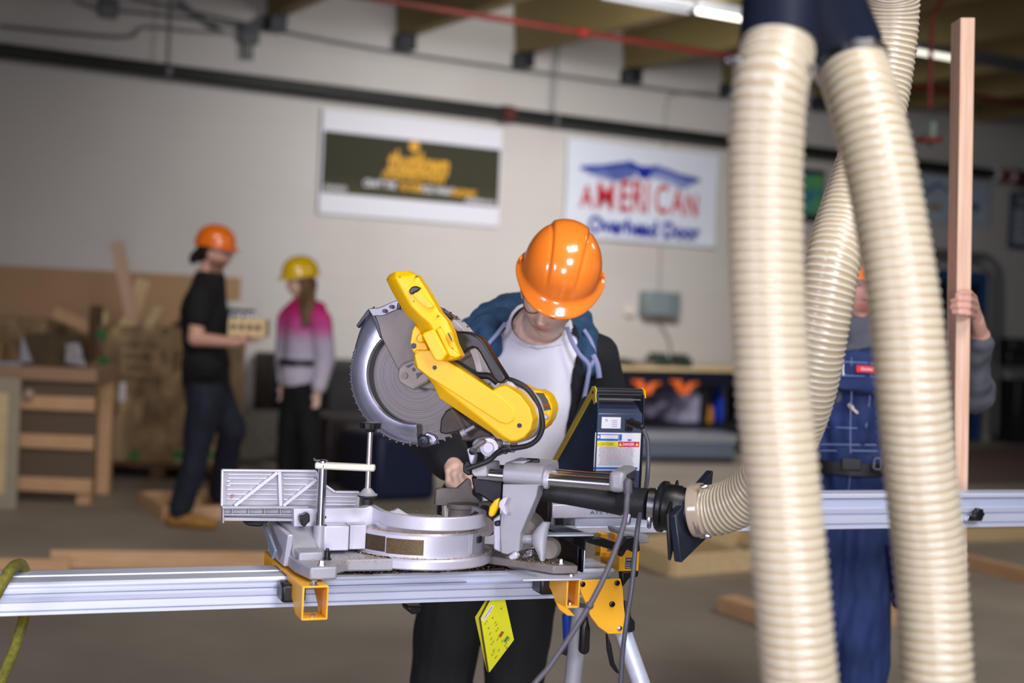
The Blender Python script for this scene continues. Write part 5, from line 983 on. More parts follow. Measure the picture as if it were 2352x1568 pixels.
# ============================================================ PEOPLE
def g(x, s): return math.exp(-(x/s)**2)
def head_points(hi=64):
    R = []
    for i in range(hi+1):
        E = -PI/2+PI*i/hi; ring = []
        for k in range(hi*2):
            A = 2*PI*k/(hi*2); x = .074*math.cos(E)*math.sin(A); y = -.095*math.cos(E)*math.cos(A); z = .117*math.sin(E); t = max(0, -z/.117)
            x *= 1-.34*t**1.8
            if y > 0: y *= 1-.45*t
            else:
                y *= 1-.10*t*t; y *= 1-.06*g(x, .03)*0
                d = 0
                nz = 0
                if z > -.034: nz = .025*max(0, min(1, (.026-z)/.06))**1.1
                else: nz = .025*g(z+.034, .010)
                d += nz*g(x, .0085+.006*max(0, min(1, (.02-z)/.05)))
                d += .006*g(abs(x)-.012, .006)*g(z+.036, .007)
                d += .0045*g(z-.032, .010)*g(abs(x)-.024, .022)
                for s in (-1, 1):
                    d -= .010*g(x-s*.031, .015)*g(z-.010, .012); d += .0065*g(x-s*.031, .011)*g(z-.008, .008); d += .004*g(x-s*.043, .02)*g(z+.028, .02)
                d += .0085*g(x, .021)*g(z+.0575, .0052)+.0095*g(x, .019)*g(z+.071, .0058)-.003*g(x, .022)*g(z+.064, .0028)
                d -= .004*g(x, .02)*g(z+.083, .006); d += .008*g(x, .02)*g(z+.101, .014)
                y -= d
            ring.append(V((x, y, z)))
        R.append(ring)
    return R
def head_into(mb, Mh, hi=48):
    mb.rings([[Mh @ p for p in r] for r in head_points(hi)])
    for s in (-1, 1):
        mb.ball(Mh @ V((s*.074, .012, -.006)), 1, (.009, .019, .031), 14, rot=Mh.to_3x3() @ Matrix.Rotation(s*.35, 3, 'Z')); mb.ball(Mh @ V((s*.071, .004, -.03)), .010, n=10)
def head_paint(Mh, beard=False, k=1):
    I = Mh.inverted()
    def f(w):
        p = I @ w; c = [1, 1, 1]
        def mixc(t, col):
            for i in range(3): c[i] = c[i]*(1-t)+col[i]*t
        if abs(p.x) < .12 and abs(p.z) < .14 and p.y < .02:
            cheek = .35*sum(g(p.x-s*.04, .022)*g(p.z+.03, .022) for s in (-1, 1))+.3*g(p.x, .012)*g(p.z+.033, .014); mixc(cheek, (1, .78, .74))
            if p.y < -.05:
                lip = min(1, 1.3*g(p.x, .021)**1*g(p.z+.0575, .0058)+1.3*g(p.x, .019)*g(p.z+.071, .0068)); lip = lip if lip > .25 else lip*.4; mixc(min(.85, lip), (.78, .42, .42))
                mixc(.75*g(p.x, .02)*g(p.z+.064, .0022), (.3, .12, .12))
                for s in (-1, 1):
                    mixc(min(1, .95*g(p.x-s*.031, .018)*g(p.z-.034-.08*abs(abs(p.x)-.03), .005)), (.16, .1, .08)); mixc(.9*g(p.x-s*.031, .013)*g(p.z-.001, .0022), (.15, .1, .09)); mixc(.6*g(p.x-s*.009, .003)*g(p.z+.043, .0028), (.3, .12, .1))
                mixc(.35*g(p.x+.052, .0016)*g(p.z+.02, .0016)+.5*g(p.x-.03, .0014)*g(p.z+.045, .0014), (.3, .15, .1))
            if beard and p.z < -.03 and p.y < .01: mixc(min(.8, (-.03-p.z)/.04)*(1-.6*g(p.x, .014)*g(p.z+.064, .008)), (.16, .12, .1))
        return c
    return f
def headM(c, yaw=0, tilt=0, roll=0, s=1): # tilt>0 looks down; roll>0 leans the chin to picture left
    return Matrix.Translation(c) @ Matrix.Rotation(math.radians(roll), 4, 'Y') @ Matrix.Rotation(math.radians(yaw), 4, 'Z') @ Matrix.Rotation(math.radians(tilt), 4, 'X') @ Matrix.Scale(s, 4)
def hard_hat(Mh, mt, parent, hi=1, name='hard_hat'):
    cz = .050; NA = 144 if hi else 64; R = []
    def rad(a): # brim reach by angle, front = -90 deg
        c, s = math.cos(a), math.sin(a); f = max(0, -s); return c, s, f
    rows = []
    NT = 40 if hi else 18
    for i in range(NT+1):
        t = PI/2*i/NT; row = []
        for k in range(NA):
            a = 2*PI*k/NA; c, s, f = rad(a)
            e = .92; ct, stt = math.cos(t)**e, math.sin(t)**e
            x = .099*stt*c; y = .121*stt*s; z = .117*ct
            if hi:
                band = 1/(1+math.exp(-(.040+.010*(y/.13)-abs(x))/.0016)); top = max(0, 1-((abs(t-.35))/1.05)**4)
                lift = .0055*band*top*(1 if s < 0 else 1)
                groove = -.0025*g(abs(x)-(.046+.010*(y/.13)), .003)*top
                n = V((x/.0121, y/.018, z/.0149)).normalized(); p_ = V((x, y, z))+n*(lift+groove); x, y, z = p_
            row.append(V((x, y, z)))
        rows.append(row)
    for (rr, zz) in ((.10, -.004), (.45, -.009), (.85, -.012), (1, -.014), (1.0, -.017), (.8, -.016), (.1, -.012)):
        row = []
        for k in range(NA):
            a = 2*PI*k/NA; c, s, f = rad(a)
            ext = .004+.028*f**2.2+.011*(abs(c)**8)*1.0
            row.append(V(((.099+ext*rr)*c, (.121+ext*rr)*s, zz-.014*f*rr+.0*s)))
        rows.append(row)
    for i in range(7):
        t = PI/2*(1-i/6)*.98; rows.append([V((.095*math.sin(t)*math.cos(2*PI*k/NA), .116*math.sin(t)*math.sin(2*PI*k/NA), .111*math.cos(t)-.002)) for k in range(NA)])
    Mx = Mh @ Matrix.Translation((0, .004, cz))
    o = MB().rings([[Mx @ p for p in r] for r in rows]).build(name, mt, parent, ang=55)
    if hi:
        m = MB()
        for s in (-1, 1): # side slots
            for yy in (-.012, .012): m.box((-.003, -.006, -.008), (.003, .006, .004), Mx @ Matrix.Translation((s*.106, .004, .006)) )
        m.build('hat_slot', mt, o, bevel=.002)
    return o
def crinkle(o, amp, sc, squash=(1, 1, .5)):
    me = o.data; n = len(me.vertices); co = [0.0]*(3*n); no = [0.0]*(3*n)
    me.vertices.foreach_get('co', co); me.vertices.foreach_get('normal', no)
    for i in range(n):
        x, y, z = co[3*i:3*i+3]; p = V((x*sc*squash[0], y*sc*squash[1], z*sc*squash[2])); k = (noise.noise(p)+.5*noise.noise(p*2.3))*amp
        for j in range(3): co[3*i+j] += no[3*i+j]*k
    me.vertices.foreach_set('co', co); me.update(); return o
def limbs(mb, L):
    for P, R in L:
        for i in range(len(P)-1): mb.cap(P[i], P[i+1], R[i], R[i+1])
    return mb
def ring(c, rx, ry, k=0, droop=0, n=40, a0=0, a1=360, yaw=0, e=1):
    out = []
    full = (a1-a0) >= 360
    for i in range(n):
        a = math.radians(a0+(a1-a0)*i/(n if full else n-1)); ca, sa = math.cos(a), math.sin(a)
        sx = math.copysign(abs(ca)**e, ca); sy = math.copysign(abs(sa)**e, sa)
        v = V((rx*sx, ry*sy, k*sa-droop*abs(ca)**2)); v.rotate(Euler((0, 0, math.radians(yaw)))); out.append(V(c)+v)
    return out
def refine(rings, sub=5):
    n = len(rings[0]); cols = [smooth_path([r[k] for r in rings], sub) for k in range(n)]
    return [[cols[k][i] for k in range(n)] for i in range(len(cols[0]))]
def hand_into(mb, wrist, knuck, tips, thumb, rf=.0085):
    mid = sum((V(k) for k in knuck), V())/len(knuck)
    for k in knuck: mb.cap(V(wrist).lerp(mid, .15)+(V(k)-mid)*.5, k, .014, .0105, 12)
    mb.cap(wrist, V(wrist).lerp(mid, .5), .024, .02)
    for k, t in zip(knuck, tips):
        P = [V(k)]+[V(q) for q in t]; rs = [rf*1.1, rf, rf*.92, rf*.82][:len(P)]
        for i in range(len(P)-1): mb.cap(P[i], P[i+1], rs[i], rs[i+1], 10)
    P = [V(q) for q in thumb]; rs = [.014, .011, .009]
    for i in range(len(P)-1): mb.cap(P[i], P[i+1], rs[i], rs[i+1], 10)
# ---------------------------------------------------------------- operator
pr = thing('person', 'person in orange hard hat, white shirt and open navy hoodie bending over the saw', 'person', flat(W(1080, 1890, 3.92)))
HM = headM(W(1268, 674, 3.66), yaw=-10, tilt=30, roll=11, s=1.0)
nb = W(1236, 762, 3.84); shR, shL = W(1092, 800, 3.87), W(1368, 825, 3.88)
elR, wrR = W(985, 990, 3.76), W(1040, 1066, 3.48); elL, wrL = W(1392, 1030, 3.92), W(1398, 1140, 3.76)
pel = W(1155, 1190, 3.95); hpR, hpL = W(1085, 1205, 3.95), W(1218, 1205, 3.95); knR, knL = W(1008, 1600, 3.93), W(1178, 1600, 3.9); anR, anL = W(995, 1840, 3.97), W(1170, 1840, 3.93)
bd = MB(); head_into(bd, HM)
hc_ = HM @ V((0, .02, -.06))
limbs(bd, [([hc_, nb], [.052, .058]), ([nb, W(1228, 870, 3.88), W(1195, 1060, 3.92), pel], [.075, .125, .115, .12]), ([nb+V((0, 0, -.04)), shR+V((.03, 0, -.02)), elR, wrR], [.045, .045, .04, .027]), ([nb+V((0, 0, -.04)), shL+V((-.03, 0, -.02)), elL, wrL], [.045, .045, .04, .027]),
    ([hpR, knR, anR], [.08, .055, .04]), ([hpL, knL, anL], [.08, .055, .04])])
kn_ = [W(1031, 1084, 3.42), W(1044, 1092, 3.40), W(1059, 1096, 3.385), W(1074, 1094, 3.37)]
hand_into(bd, wrR, kn_, [(W(1030, 1112, 3.39), W(1046, 1124, 3.35)), (W(1050, 1118, 3.37), W(1066, 1126, 3.34)), (W(1065, 1118, 3.36), W(1079, 1122, 3.33)), (W(1083, 1112, 3.35), W(1092, 1112, 3.33))], [W(1050, 1078, 3.44), W(1066, 1086, 3.40), W(1078, 1094, 3.38)])
kl_ = [W(1385+9*i, 1168, 3.70) for i in range(4)]
hand_into(bd, wrL, kl_, [(k+V((0, -.03, -.012)), k+V((0, -.045, -.03))) for k in kl_], [W(1386, 1150, 3.72), W(1376, 1162, 3.69), W(1374, 1176, 3.67)])
body = fuse(bd, 'body', M['skin'], pr, voxel=.0031, smooth=2, paint=head_paint(HM))
# hair under the hat, glasses
m = MB(); R = []
for r in head_points(24): R.append([HM @ V((p.x*1.05, p.y*1.04, p.z*1.03)) for p in r])
m.rings(R); I_ = HM.inverted()
keep = [i for i, v in enumerate(m.v) if (I_ @ v).z > -.0 and ((I_ @ v).y > -.03 or (I_ @ v).z > .06)]
ks = set(keep); idx = {i: n for n, i in enumerate(keep)}; vv = [m.v[i] for i in keep]; ff_ = [[idx[i] for i in f] for f in m.f if all(i in ks for i in f)]
MB().add(vv, ff_).build('hair', M['hair'], pr)
gm = MB()
for s in (-1, 1): gm.tube([HM @ V((s*.031+math.cos(t)*.026, -.108+.012*abs(math.cos(t))*0+.03*max(0, s*math.cos(t))**2, .010+math.sin(t)*.019)) for t in [PI*2*k/16 for k in range(17)]], .0012, n=6, sub=2); gm.tube([HM @ V((s*.057, -.078, .016)), HM @ V((s*.078, -.03, .014)), HM @ V((s*.08, .02, .008))], .002, n=6)
gm.tube([HM @ V((-.008, -.112, .014)), HM @ V((0, -.113, .018)), HM @ V((.008, -.112, .014))], .0018, n=6); gm.build('safety_glasses', M['black'], pr)
hard_hat(headM(W(1281, 655, 3.66), yaw=2, tilt=41, roll=9, s=1.02), M['orange'], pr)
# T-shirt
tr_ = [ring(W(1236, 744, 3.825), .076, .072, .058), ring(W(1236, 746, 3.828), .084, .079, .060, .002), ring(W(1234, 756, 3.86), .13, .10, .045, .012), ring(W(1232, 800, 3.88), .178, .125, .02, .0), ring(W(1230, 880, 3.88), .178, .135, 0), ring(W(1218, 980, 3.9), .168, .13, 0), ring(W(1196, 1100, 3.92), .16, .13), ring(W(1172, 1240, 3.95), .172, .135)]
ts = MB().rings(refine(tr_, 6), cap=False).build('t_shirt', mat('white_cotton', srgb(236, 234, 244), .85, bump=.15, bs=220), pr, ang=180); crinkle(ts, .012, 13, (1.6, 1.6, .45))
cl_ = MB().tube(ring(W(1236, 744, 3.825), .0765, .0725, .058, n=40)+[ring(W(1236, 744, 3.825), .0765, .0725, .058, n=40)[0]], .004, n=8, sub=1).build('neck_rib', bpy.data.materials['white_cotton'], ts)
# jacket: open front, sleeves
def jr(c, rx, ry, k, dr, al, ar): return ring(c, rx, ry, k, dr, 44, -90+ar, 270-al)
outer = refine([jr(W(1236, 738, 3.85), .10, .088, .045, .004, 62, 62), jr(W(1232, 752, 3.875), .165, .115, .04, .022, 50, 50), jr(W(1230, 800, 3.885), .205, .14, .015, .01, 40, 34), jr(W(1228, 880, 3.885), .205, .15, 0, 0, 38, 30), jr(W(1216, 990, 3.9), .195, .148, 0, 0, 36, 32), jr(W(1196, 1100, 3.92), .19, .148, 0, 0, 34, 34), jr(W(1175, 1270, 3.95), .20, .155, 0, 0, 30, 34)], 6)
jm = MB(); th = .012; nn = len(outer[0]); cen = [sum(r, V())/nn for r in outer]
inner = [[p+(V((c.x, c.y, p.z))-p).normalized()*th for p in r] for r, c in zip(outer, cen)]
jm.rings([o_+i_[::-1] for o_, i_ in zip(outer, inner)])
limbs(jm, [([W(1110, 792, 3.88), shR, elR, elR.lerp(wrR, .55), wrR.lerp(elR, .08)], [.07, .072, .064, .056, .047]), ([W(1345, 812, 3.89), shL, elL, wrL.lerp(elL, .1)], [.07, .072, .062, .045])])
jk = fuse(jm, 'jacket', mat('navy_black_fleece', srgb(19, 21, 30), .85, var=.3, vs=6, bump=.2, bs=300), pr, voxel=.005, smooth=4); crinkle(jk, .010, 9, (1.2, 1.2, .8))
cuff = wrR.lerp(elR, .10); jc = MB().cyl(cuff, cuff.lerp(elR, .22), .046, .050, 28).build('cuff', mat('rib_black', srgb(15, 15, 20), .9, bump=.4, bs=90), jk, bevel=.006)
hood_mt = mat('teal_blue_jersey', srgb(38, 74, 108), .8, var=.25, vs=5, bump=.15, bs=300)
hm = MB(); hp = smooth_path([W(1128, 800, 3.77), W(1112, 765, 3.80), W(1125, 735, 3.88), W(1165, 712, 3.95), W(1240, 704, 3.99), W(1310, 725, 3.97), W(1342, 768, 3.88), W(1346, 812, 3.81), W(1350, 850, 3.78)], 5)
hr = [.030, .036, .042, .046, .048, .046, .040, .030, .020]
n_ = len(hp)
for i in range(n_-1): t0, t1 = i/(n_-1)*8, (i+1)/(n_-1)*8; ra = hr[int(t0)]+(hr[min(8, int(t0)+1)]-hr[int(t0)])*(t0 % 1); rb_ = hr[min(8, int(t1))]; hm.cap(hp[i], hp[i+1], ra, ra, 14)
for P, r in (([W(1075, 752, 3.84), W(1120, 722, 3.90), W(1170, 700, 3.93)], .030), ([W(1090, 775, 3.80), W(1120, 750, 3.84), W(1155, 725, 3.86)], .028), ([W(1320, 745, 3.88), W(1352, 780, 3.86), W(1366, 815, 3.84)], .024), ([W(1150, 716, 3.9), W(1168, 706, 3.92)], .03)):
    for i in range(len(P)-1): hm.cap(P[i], P[i+1], r, r*.9, 14)
hd = fuse(hm, 'hood', hood_mt, pr, voxel=.005, smooth=6); crinkle(hd, .010, 16, (1, 1, 1))
tm_ = mat('lilac_trim', srgb(142, 150, 190), .7)
def trim(pts, r=.004): MB().tube([W(*q) for q in pts], r, n=8).build('hood_trim', tm_, hd)
trim([(1160, 742, 3.76), (1140, 768, 3.745), (1118, 795, 3.73), (1106, 830, 3.72)], .0055); trim([(1303, 752, 3.76), (1312, 780, 3.745), (1330, 812, 3.73), (1352, 838, 3.73), (1350, 870, 3.73), (1338, 930, 3.73), (1330, 980, 3.73)], .006); trim([(1342, 758, 3.82), (1358, 785, 3.80), (1366, 815, 3.79), (1357, 842, 3.74)], .0055); trim([(1362, 815, 3.77), (1372, 840, 3.765), (1376, 868, 3.76)], .008)
# trousers and shoes
tm = MB(); limbs(tm, [([hpR+V((.0, 0, .06)), hpR, W(1040, 1400, 3.94), knR, anR], [.10, .105, .096, .086, .076]), ([hpL+V((0, 0, .06)), hpL, W(1192, 1400, 3.93), knL, anL], [.10, .105, .092, .084, .075]), ([hpR, hpL], [.1, .1])])
tj = fuse(tm, 'trousers', M['black_cloth'], pr, voxel=.007, smooth=4); crinkle(tj, .014, 9)
def shoe(a, d, mt, par, L=.27, name='shoe', w=.048, hgt=.06):
    a = flat(a); d = V((d[0], d[1], 0)).normalized(); m = MB(); m.cap(a-d*.06+V((0, 0, .045)), a+d*(L*.32)+V((0, 0, .042)), .044, .042).cap(a+d*(L*.3)+V((0, 0, .04)), a+d*(L*.55)+V((0, 0, .034)), .043, .032).cap(a+V((0, 0, .05)), a+V((0, 0, .05+hgt)), .045, .05)
    o = fuse(m, name, mt, par, voxel=.006, smooth=3)
    for v in o.data.vertices:
        wz = (PW[o.name] @ v.co).z
        if wz < .004: v.co.z += .004-wz
    return o
shoe(anR, (-.15, -1), M['black'], pr); shoe(anL, (.1, -1), M['black'], pr)
# ---------------------------------------------------------------- man in black, walking to the right
mn = thing('person', 'bearded man in orange hard hat and black t-shirt carrying a small wooden box', 'person', flat(W(450, 1200, 8.65)))
HM2 = headM(W(494, 581, 8.6), yaw=84, tilt=4, s=.98); bd = MB(); head_into(bd, HM2, 32)
nb = W(482, 636, 8.62); pel = W(472, 885, 8.65); sn, sf = W(462, 686, 8.44), W(474, 682, 8.82); en, ef = W(448, 778, 8.40), W(462, 778, 8.90); wn, wf = W(540, 786, 8.36), W(560, 776, 8.80)
kneeN, ankN = W(452, 1040, 8.56), W(418, 1168, 8.55); kneeF, ankF = W(532, 985, 8.75), W(505, 1130, 8.98)
limbs(bd, [([HM2 @ V((0, .02, -.06)), nb], [.055, .06]), ([nb, W(468, 740, 8.63), W(470, 830, 8.64), pel], [.09, .125, .115, .12]), ([nb, sn, en, wn], [.06, .055, .045, .03]), ([nb, sf, ef, wf], [.06, .055, .045, .03]), ([pel, kneeN, ankN], [.09, .06, .045]), ([pel, kneeF, ankF], [.09, .06, .045])])
for w_, dx in ((wn, 0), (wf, 6)):
    c = w_; ks_ = [c+CR*.075+FW*(.01*i-.02)+V((0, 0, .005)) for i in range(4)]; hand_into(bd, c, ks_, [(k+CR*.035+V((0, 0, -.002)), k+CR*(.062+.006*(i % 2))+V((0, 0, .003))) for i, k in enumerate(ks_)], [c+CR*.02, c+CR*.045+V((0, 0, .03)), c+CR*.07+V((0, 0, .045))], rf=.009)
fuse(bd, 'body', M['skin2'], mn, voxel=.007, smooth=2, paint=head_paint(HM2, beard=True))
m = MB(); m.ball(HM2 @ V((0, .03, .02)), 1, (.085, .082, .09), 20).ball(HM2 @ V((0, .112, -.028)), .036, (1, 1, 1.1), 14).ball(HM2 @ V((0, .135, -.05)), .026, (1, 1, 1.4), 12).cap(HM2 @ V((0, .06, -.02)), HM2 @ V((0, .1, -.03)), .04); fuse(m, 'hair', M['hair'], mn, voxel=.006, smooth=3)
m = MB()
for s in (-1, 1): m.box((-.027, -.002, -.018), (.027, .002, .018), HM2 @ Matrix.Translation((s*.031, -.112, .01)) @ Matrix.Rotation(s*.35, 4, 'Z')); m.tube([HM2 @ V((s*.06, -.09, .012)), HM2 @ V((s*.08, .02, .008))], .002, n=6, sub=2)
m.build('safety_glasses', mat('clear_plastic', srgb(200, 196, 220), .1, trans=.6), mn)
hard_hat(HM2 @ Matrix.Scale(1.06, 4), mat('orange_hat_shell', srgb(240, 116, 20), .3, coat=.6), mn, hi=0)
m = MB(); limbs(m, [([nb+V((0, 0, -.03)), W(470, 720, 8.63)], [.10, .155]), ([W(470, 720, 8.60), W(470, 800, 8.62), W(472, 870, 8.64)], [.150, .135, .145]), ([nb+V((0, 0, -.05)), sn, sn.lerp(en, .45)], [.09, .085, .078]), ([nb+V((0, 0, -.05)), sf, sf.lerp(ef, .5)], [.09, .085, .078]), ([W(472, 830, 8.55), W(472, 870, 8.76)], [.14, .14])])
o = fuse(m, 't_shirt', M['black_cloth'], mn, voxel=.008, smooth=5); crinkle(o, .012, 8)
m = MB(); limbs(m, [([pel+V((0, .0, .04)), W(470, 930, 8.56), kneeN, ankN], [.13, .115, .082, .072]), ([pel+V((0, .1, .02)), W(500, 930, 8.72), kneeF, ankF], [.12, .115, .085, .072])])
o = fuse(m, 'jeans', M['denim_dark'], mn, voxel=.008, smooth=4); crinkle(o, .012, 8)
tan = mat('tan_boot_leather', srgb(168, 122, 52), .55, var=.2)
shoe(fpt(418, 1206), CR*1-FW*.12, tan, mn, L=.34, name='boot', hgt=.13); shoe(fpt(505, 1175), CR+FW*.3, tan, mn, L=.30, name='boot', hgt=.13)
bx = thing('wooden_box', 'small slatted wooden box carried by the bearded man', 'box', W(572, 772, 8.55), 5)
BXF = Frame(W(535, 772, 8.45), 5); BXF.M = Matrix.Translation(W(535, 772, 8.45)) @ Matrix.Rotation(math.radians(5), 4, 'Z'); BXF.I = BXF.M.inverted()
m = MB(BXF); m.box((-.03, 0, 0), (.19, .3, .012)); m.box((-.03, 0, .012), (.19, .012, .105)); m.box((-.03, .288, .012), (.19, .3, .105)); m.box((-.03, .012, .012), (-.018, .288, .105)); m.box((.178, .012, .012), (.19, .288, .105)); m.build('body', M['wood_pale'], bx, bevel=.003)
m = MB(BXF); 
for k in range(4): m.cyl((.0+k*.048, -.004, .058), (.0+k*.048, .0, .058), .018, n=14)
m.build('box_hole', mat('brown_knob', srgb(110, 84, 60), .6), bx)
# white panel carried behind the box
sg = MB(BXF).box((-.10, .33, .03), (.12, .345, .21)); tag(sg.build('framed_board', mat('white_board_frame', srgb(196, 196, 188), .5), bevel=.006), 'white framed board with dark lettering behind the wooden box', 'board')
sgo = bpy.data.objects['framed_board']; MB(BXF).box((-.09, .327, .06), (.095, .331, .16)).build('dark_field', M['dark'], sgo); write('MODEL', .07, upright(BXF, .0, .325, .11), M['white'], 'board_lettering', sgo, bold=.002)
# ---------------------------------------------------------------- girl in pink
gl = thing('person', 'person in yellow hard hat and pink to white tie-dyed hoodie facing left', 'person', flat(W(690, 1165, 9.6)))
HM3 = headM(W(690, 648, 9.6), yaw=-62, tilt=6, roll=0, s=.95); bd = MB(); head_into(bd, HM3, 32)
nb = W(698, 698, 9.62); pel = W(690, 890, 9.62); sA, sB = W(738, 736, 9.52), W(662, 730, 9.72); eA, eB = W(747, 825, 9.55), W(655, 815, 9.75); wA, wB = W(730, 896, 9.48), W(652, 880, 9.66)
kA, kB = W(714, 1020, 9.56), W(660, 1020, 9.66); aA, aB = W(716, 1135, 9.6), W(656, 1130, 9.7)
limbs(bd, [([HM3 @ V((0, .02, -.06)), nb], [.045, .05]), ([nb, W(696, 800, 9.62), pel], [.07, .10, .115]), ([nb, sA, eA, wA], [.05, .045, .038, .026]), ([nb, sB, eB, wB], [.05, .045, .038, .026]), ([pel, kA, aA], [.08, .05, .035]), ([pel, kB, aB], [.08, .05, .035])])
for w_ in (wA, wB):
    ks_ = [w_+V((0, 0, -.06))+CR*(.01*i-.02) for i in range(4)]; hand_into(bd, w_, ks_, [(k+V((0, 0, -.03)), k+V((-.01, -.01, -.055))) for k in ks_], [w_+V((-.01, 0, -.01)), w_+CR*-.03+V((0, 0, -.04)), w_+CR*-.03+V((0, 0, -.06))])
fuse(bd, 'body', M['skin'], gl, voxel=.007, smooth=2, paint=head_paint(HM3))
m = MB(); m.ball(HM3 @ V((0, .02, .01)), 1, (.085, .088, .095), 20); limbs(m, [([HM3 @ V((0, .05, -.02)), W(702, 690, 9.56), W(704, 720, 9.50), W(700, 748, 9.48)], [.07, .055, .045, .02]), ([W(712, 672, 9.55), W(712, 700, 9.5), W(706, 740, 9.48)], [.04, .04, .018])])
fuse(m, 'hair', M['hair_light'], gl, voxel=.006, smooth=3)
hard_hat(HM3 @ Matrix.Scale(1.14, 4), M['hat_yellow'], gl, hi=0)
tie = banded('tie_dye_fleece', [(0, srgb(208, 200, 216)), (.38, srgb(200, 190, 212)), (.52, srgb(214, 92, 164)), (.72, srgb(222, 18, 122)), (1, srgb(226, 12, 110))], scale=1.35, off=-1.12, rough=.85)
m = MB(); limbs(m, [([nb+V((0, 0, -.02)), W(700, 745, 9.62)], [.085, .13]), ([W(698, 750, 9.62), W(692, 820, 9.62), W(688, 868, 9.62)], [.135, .125, .13]), ([nb, sA, eA, wA.lerp(eA, .1)], [.08, .078, .066, .05]), ([nb, sB, eB, wB.lerp(eB, .1)], [.08, .078, .066, .05])])
m.ball(W(716, 706, 9.68), .09, (1.1, 1, .6)); o = fuse(m, 'hoodie', tie, gl, voxel=.008, smooth=5); crinkle(o, .010, 9)
MB().lathe(W(688, 838, 9.62), (0, 0, 1), [(0, .13), (0, .142), (.04, .142), (.04, .13)], 32).build('waist_strap', M['black'], o)
m = MB(); limbs(m, [([pel, W(706, 950, 9.6), kA, aA], [.125, .09, .07, .062]), ([pel, W(670, 950, 9.64), kB, aB], [.125, .09, .07, .062])]); o = fuse(m, 'trousers', M['black_cloth'], gl, voxel=.008, smooth=4); crinkle(o, .008, 9)
shoe(aA, -CR-FW*.4, M['black'], gl, L=.25); shoe(aB, -CR-FW*.2, M['black'], gl, L=.25)
# ---------------------------------------------------------------- person in denim overalls
dn = thing('person', 'person in navy denim overalls and grey sweatshirt steadying a tall stud', 'person', flat(W(1950, 1800, 4.35)))
HM4 = headM(W(1972, 655, 4.32), yaw=4, tilt=2); bd = MB(); head_into(bd, HM4, 40)
nb = W(1965, 752, 4.36); pel = W(1945, 1120, 4.4); sA, sB = W(2088, 800, 4.36), W(1838, 800, 4.38); eA, eB = W(2232, 902, 4.28), W(1800, 960, 4.46); wA, wB = W(2252, 772, 4.14), W(1800, 1085, 4.34)
limbs(bd, [([HM4 @ V((0, .02, -.06)), nb], [.056, .064]), ([nb, W(1960, 880, 4.39), W(1950, 1000, 4.4), pel], [.07, .115, .115, .12]), ([nb, sA, eA, wA], [.065, .06, .045, .029]), ([nb, sB, eB, wB], [.065, .06, .045, .029]),
    ([W(1885, 1150, 4.4), W(1868, 1480, 4.4), W(1865, 1760, 4.45)], [.085, .06, .045]), ([W(1995, 1150, 4.4), W(1978, 1480, 4.38), W(1975, 1760, 4.42)], [.085, .06, .045])])
sd = 3.98
kk = [W(2236, 682, 4.04), W(2240, 697, 4.045), W(2240, 712, 4.05), W(2236, 727, 4.06)]
tt_ = [(W(2226, 671, sd-.025), W(2208, 672, sd-.035), W(2198, 676, sd-.03)), (W(2226, 688, sd-.03), W(2203, 687, sd-.035), W(2186, 691, sd-.015)), (W(2225, 704, sd-.03), W(2202, 703, sd-.035), W(2185, 706, sd-.015)), (W(2224, 720, sd-.03), W(2204, 718, sd-.035), W(2190, 718, sd-.02))]
hand_into(bd, wA, kk, tt_, [W(2250, 735, 4.12), W(2238, 700, 4.13), W(2222, 680, 4.12)], rf=.0088)
ks_ = [wB+V((0, 0, -.07))+FW*(.012*i-.02) for i in range(4)]; hand_into(bd, wB, ks_, [(k+V((0, 0, -.03)), k+V((.01, 0, -.06))) for k in ks_], [wB, wB+V((.02, -.03, -.04)), wB+V((.02, -.03, -.07))])
fuse(bd, 'body', M['skin2'], dn, voxel=.0042, smooth=2, paint=head_paint(HM4))
m = MB(); m.ball(HM4 @ V((0, .03, .025)), 1, (.083, .085, .092), 20); m.build('hair', M['hair'], dn)
hard_hat(HM4, M['orange'], dn, hi=0)
m = MB(); limbs(m, [([nb+V((0, 0, -.03)), W(1962, 860, 4.39), W(1952, 1030, 4.41)], [.105, .16, .145]), ([nb+V((0, 0, -.06)), sA, sA.lerp(eA, .55), eA, eA.lerp(wA, .5), wA.lerp(eA, .12)], [.09, .088, .078, .068, .055, .04]), ([nb+V((0, 0, -.06)), sB, eB, wB.lerp(eB, .12)], [.09, .088, .07, .042])])
m.lathe(nb+V((0, 0, -.01)), (0, 0, 1), [(0, .085), (.03, .078), (.05, .07)], 24)
o = fuse(m, 'sweatshirt', mat('grey_fleece', srgb(92, 94, 102), .9, var=.25, vs=8, bump=.25, bs=250), dn, voxel=.007, smooth=4); crinkle(o, .018, 10, (1, 1, 1.2))
m = MB(); limbs(m, [([W(1955, 940, 4.39), W(1950, 1090, 4.4)], [.168, .16]), ([W(1960, 870, 4.36), W(1957, 960, 4.36)], [.135, .15]), ([W(1900, 1130, 4.4), W(1882, 1300, 4.4), W(1866, 1480, 4.4), W(1862, 1740, 4.43)], [.11, .098, .088, .078]), ([W(1990, 1130, 4.4), W(1980, 1300, 4.39), W(1974, 1480, 4.38), W(1968, 1740, 4.41)], [.11, .094, .086, .078])])
m.prism([WORLD.p(x, y, 4.19).xz for x, y in ((1885, 805), (2045, 808), (2070, 900), (1860, 895))], 4.17, 4.35)
ov = fuse(m, 'overalls', M['denim'], dn, voxel=.008, smooth=4); crinkle(ov, .020, 10, (1.4, 1.4, .5))
stt = mat('pale_stitching', srgb(120, 134, 178), .8)
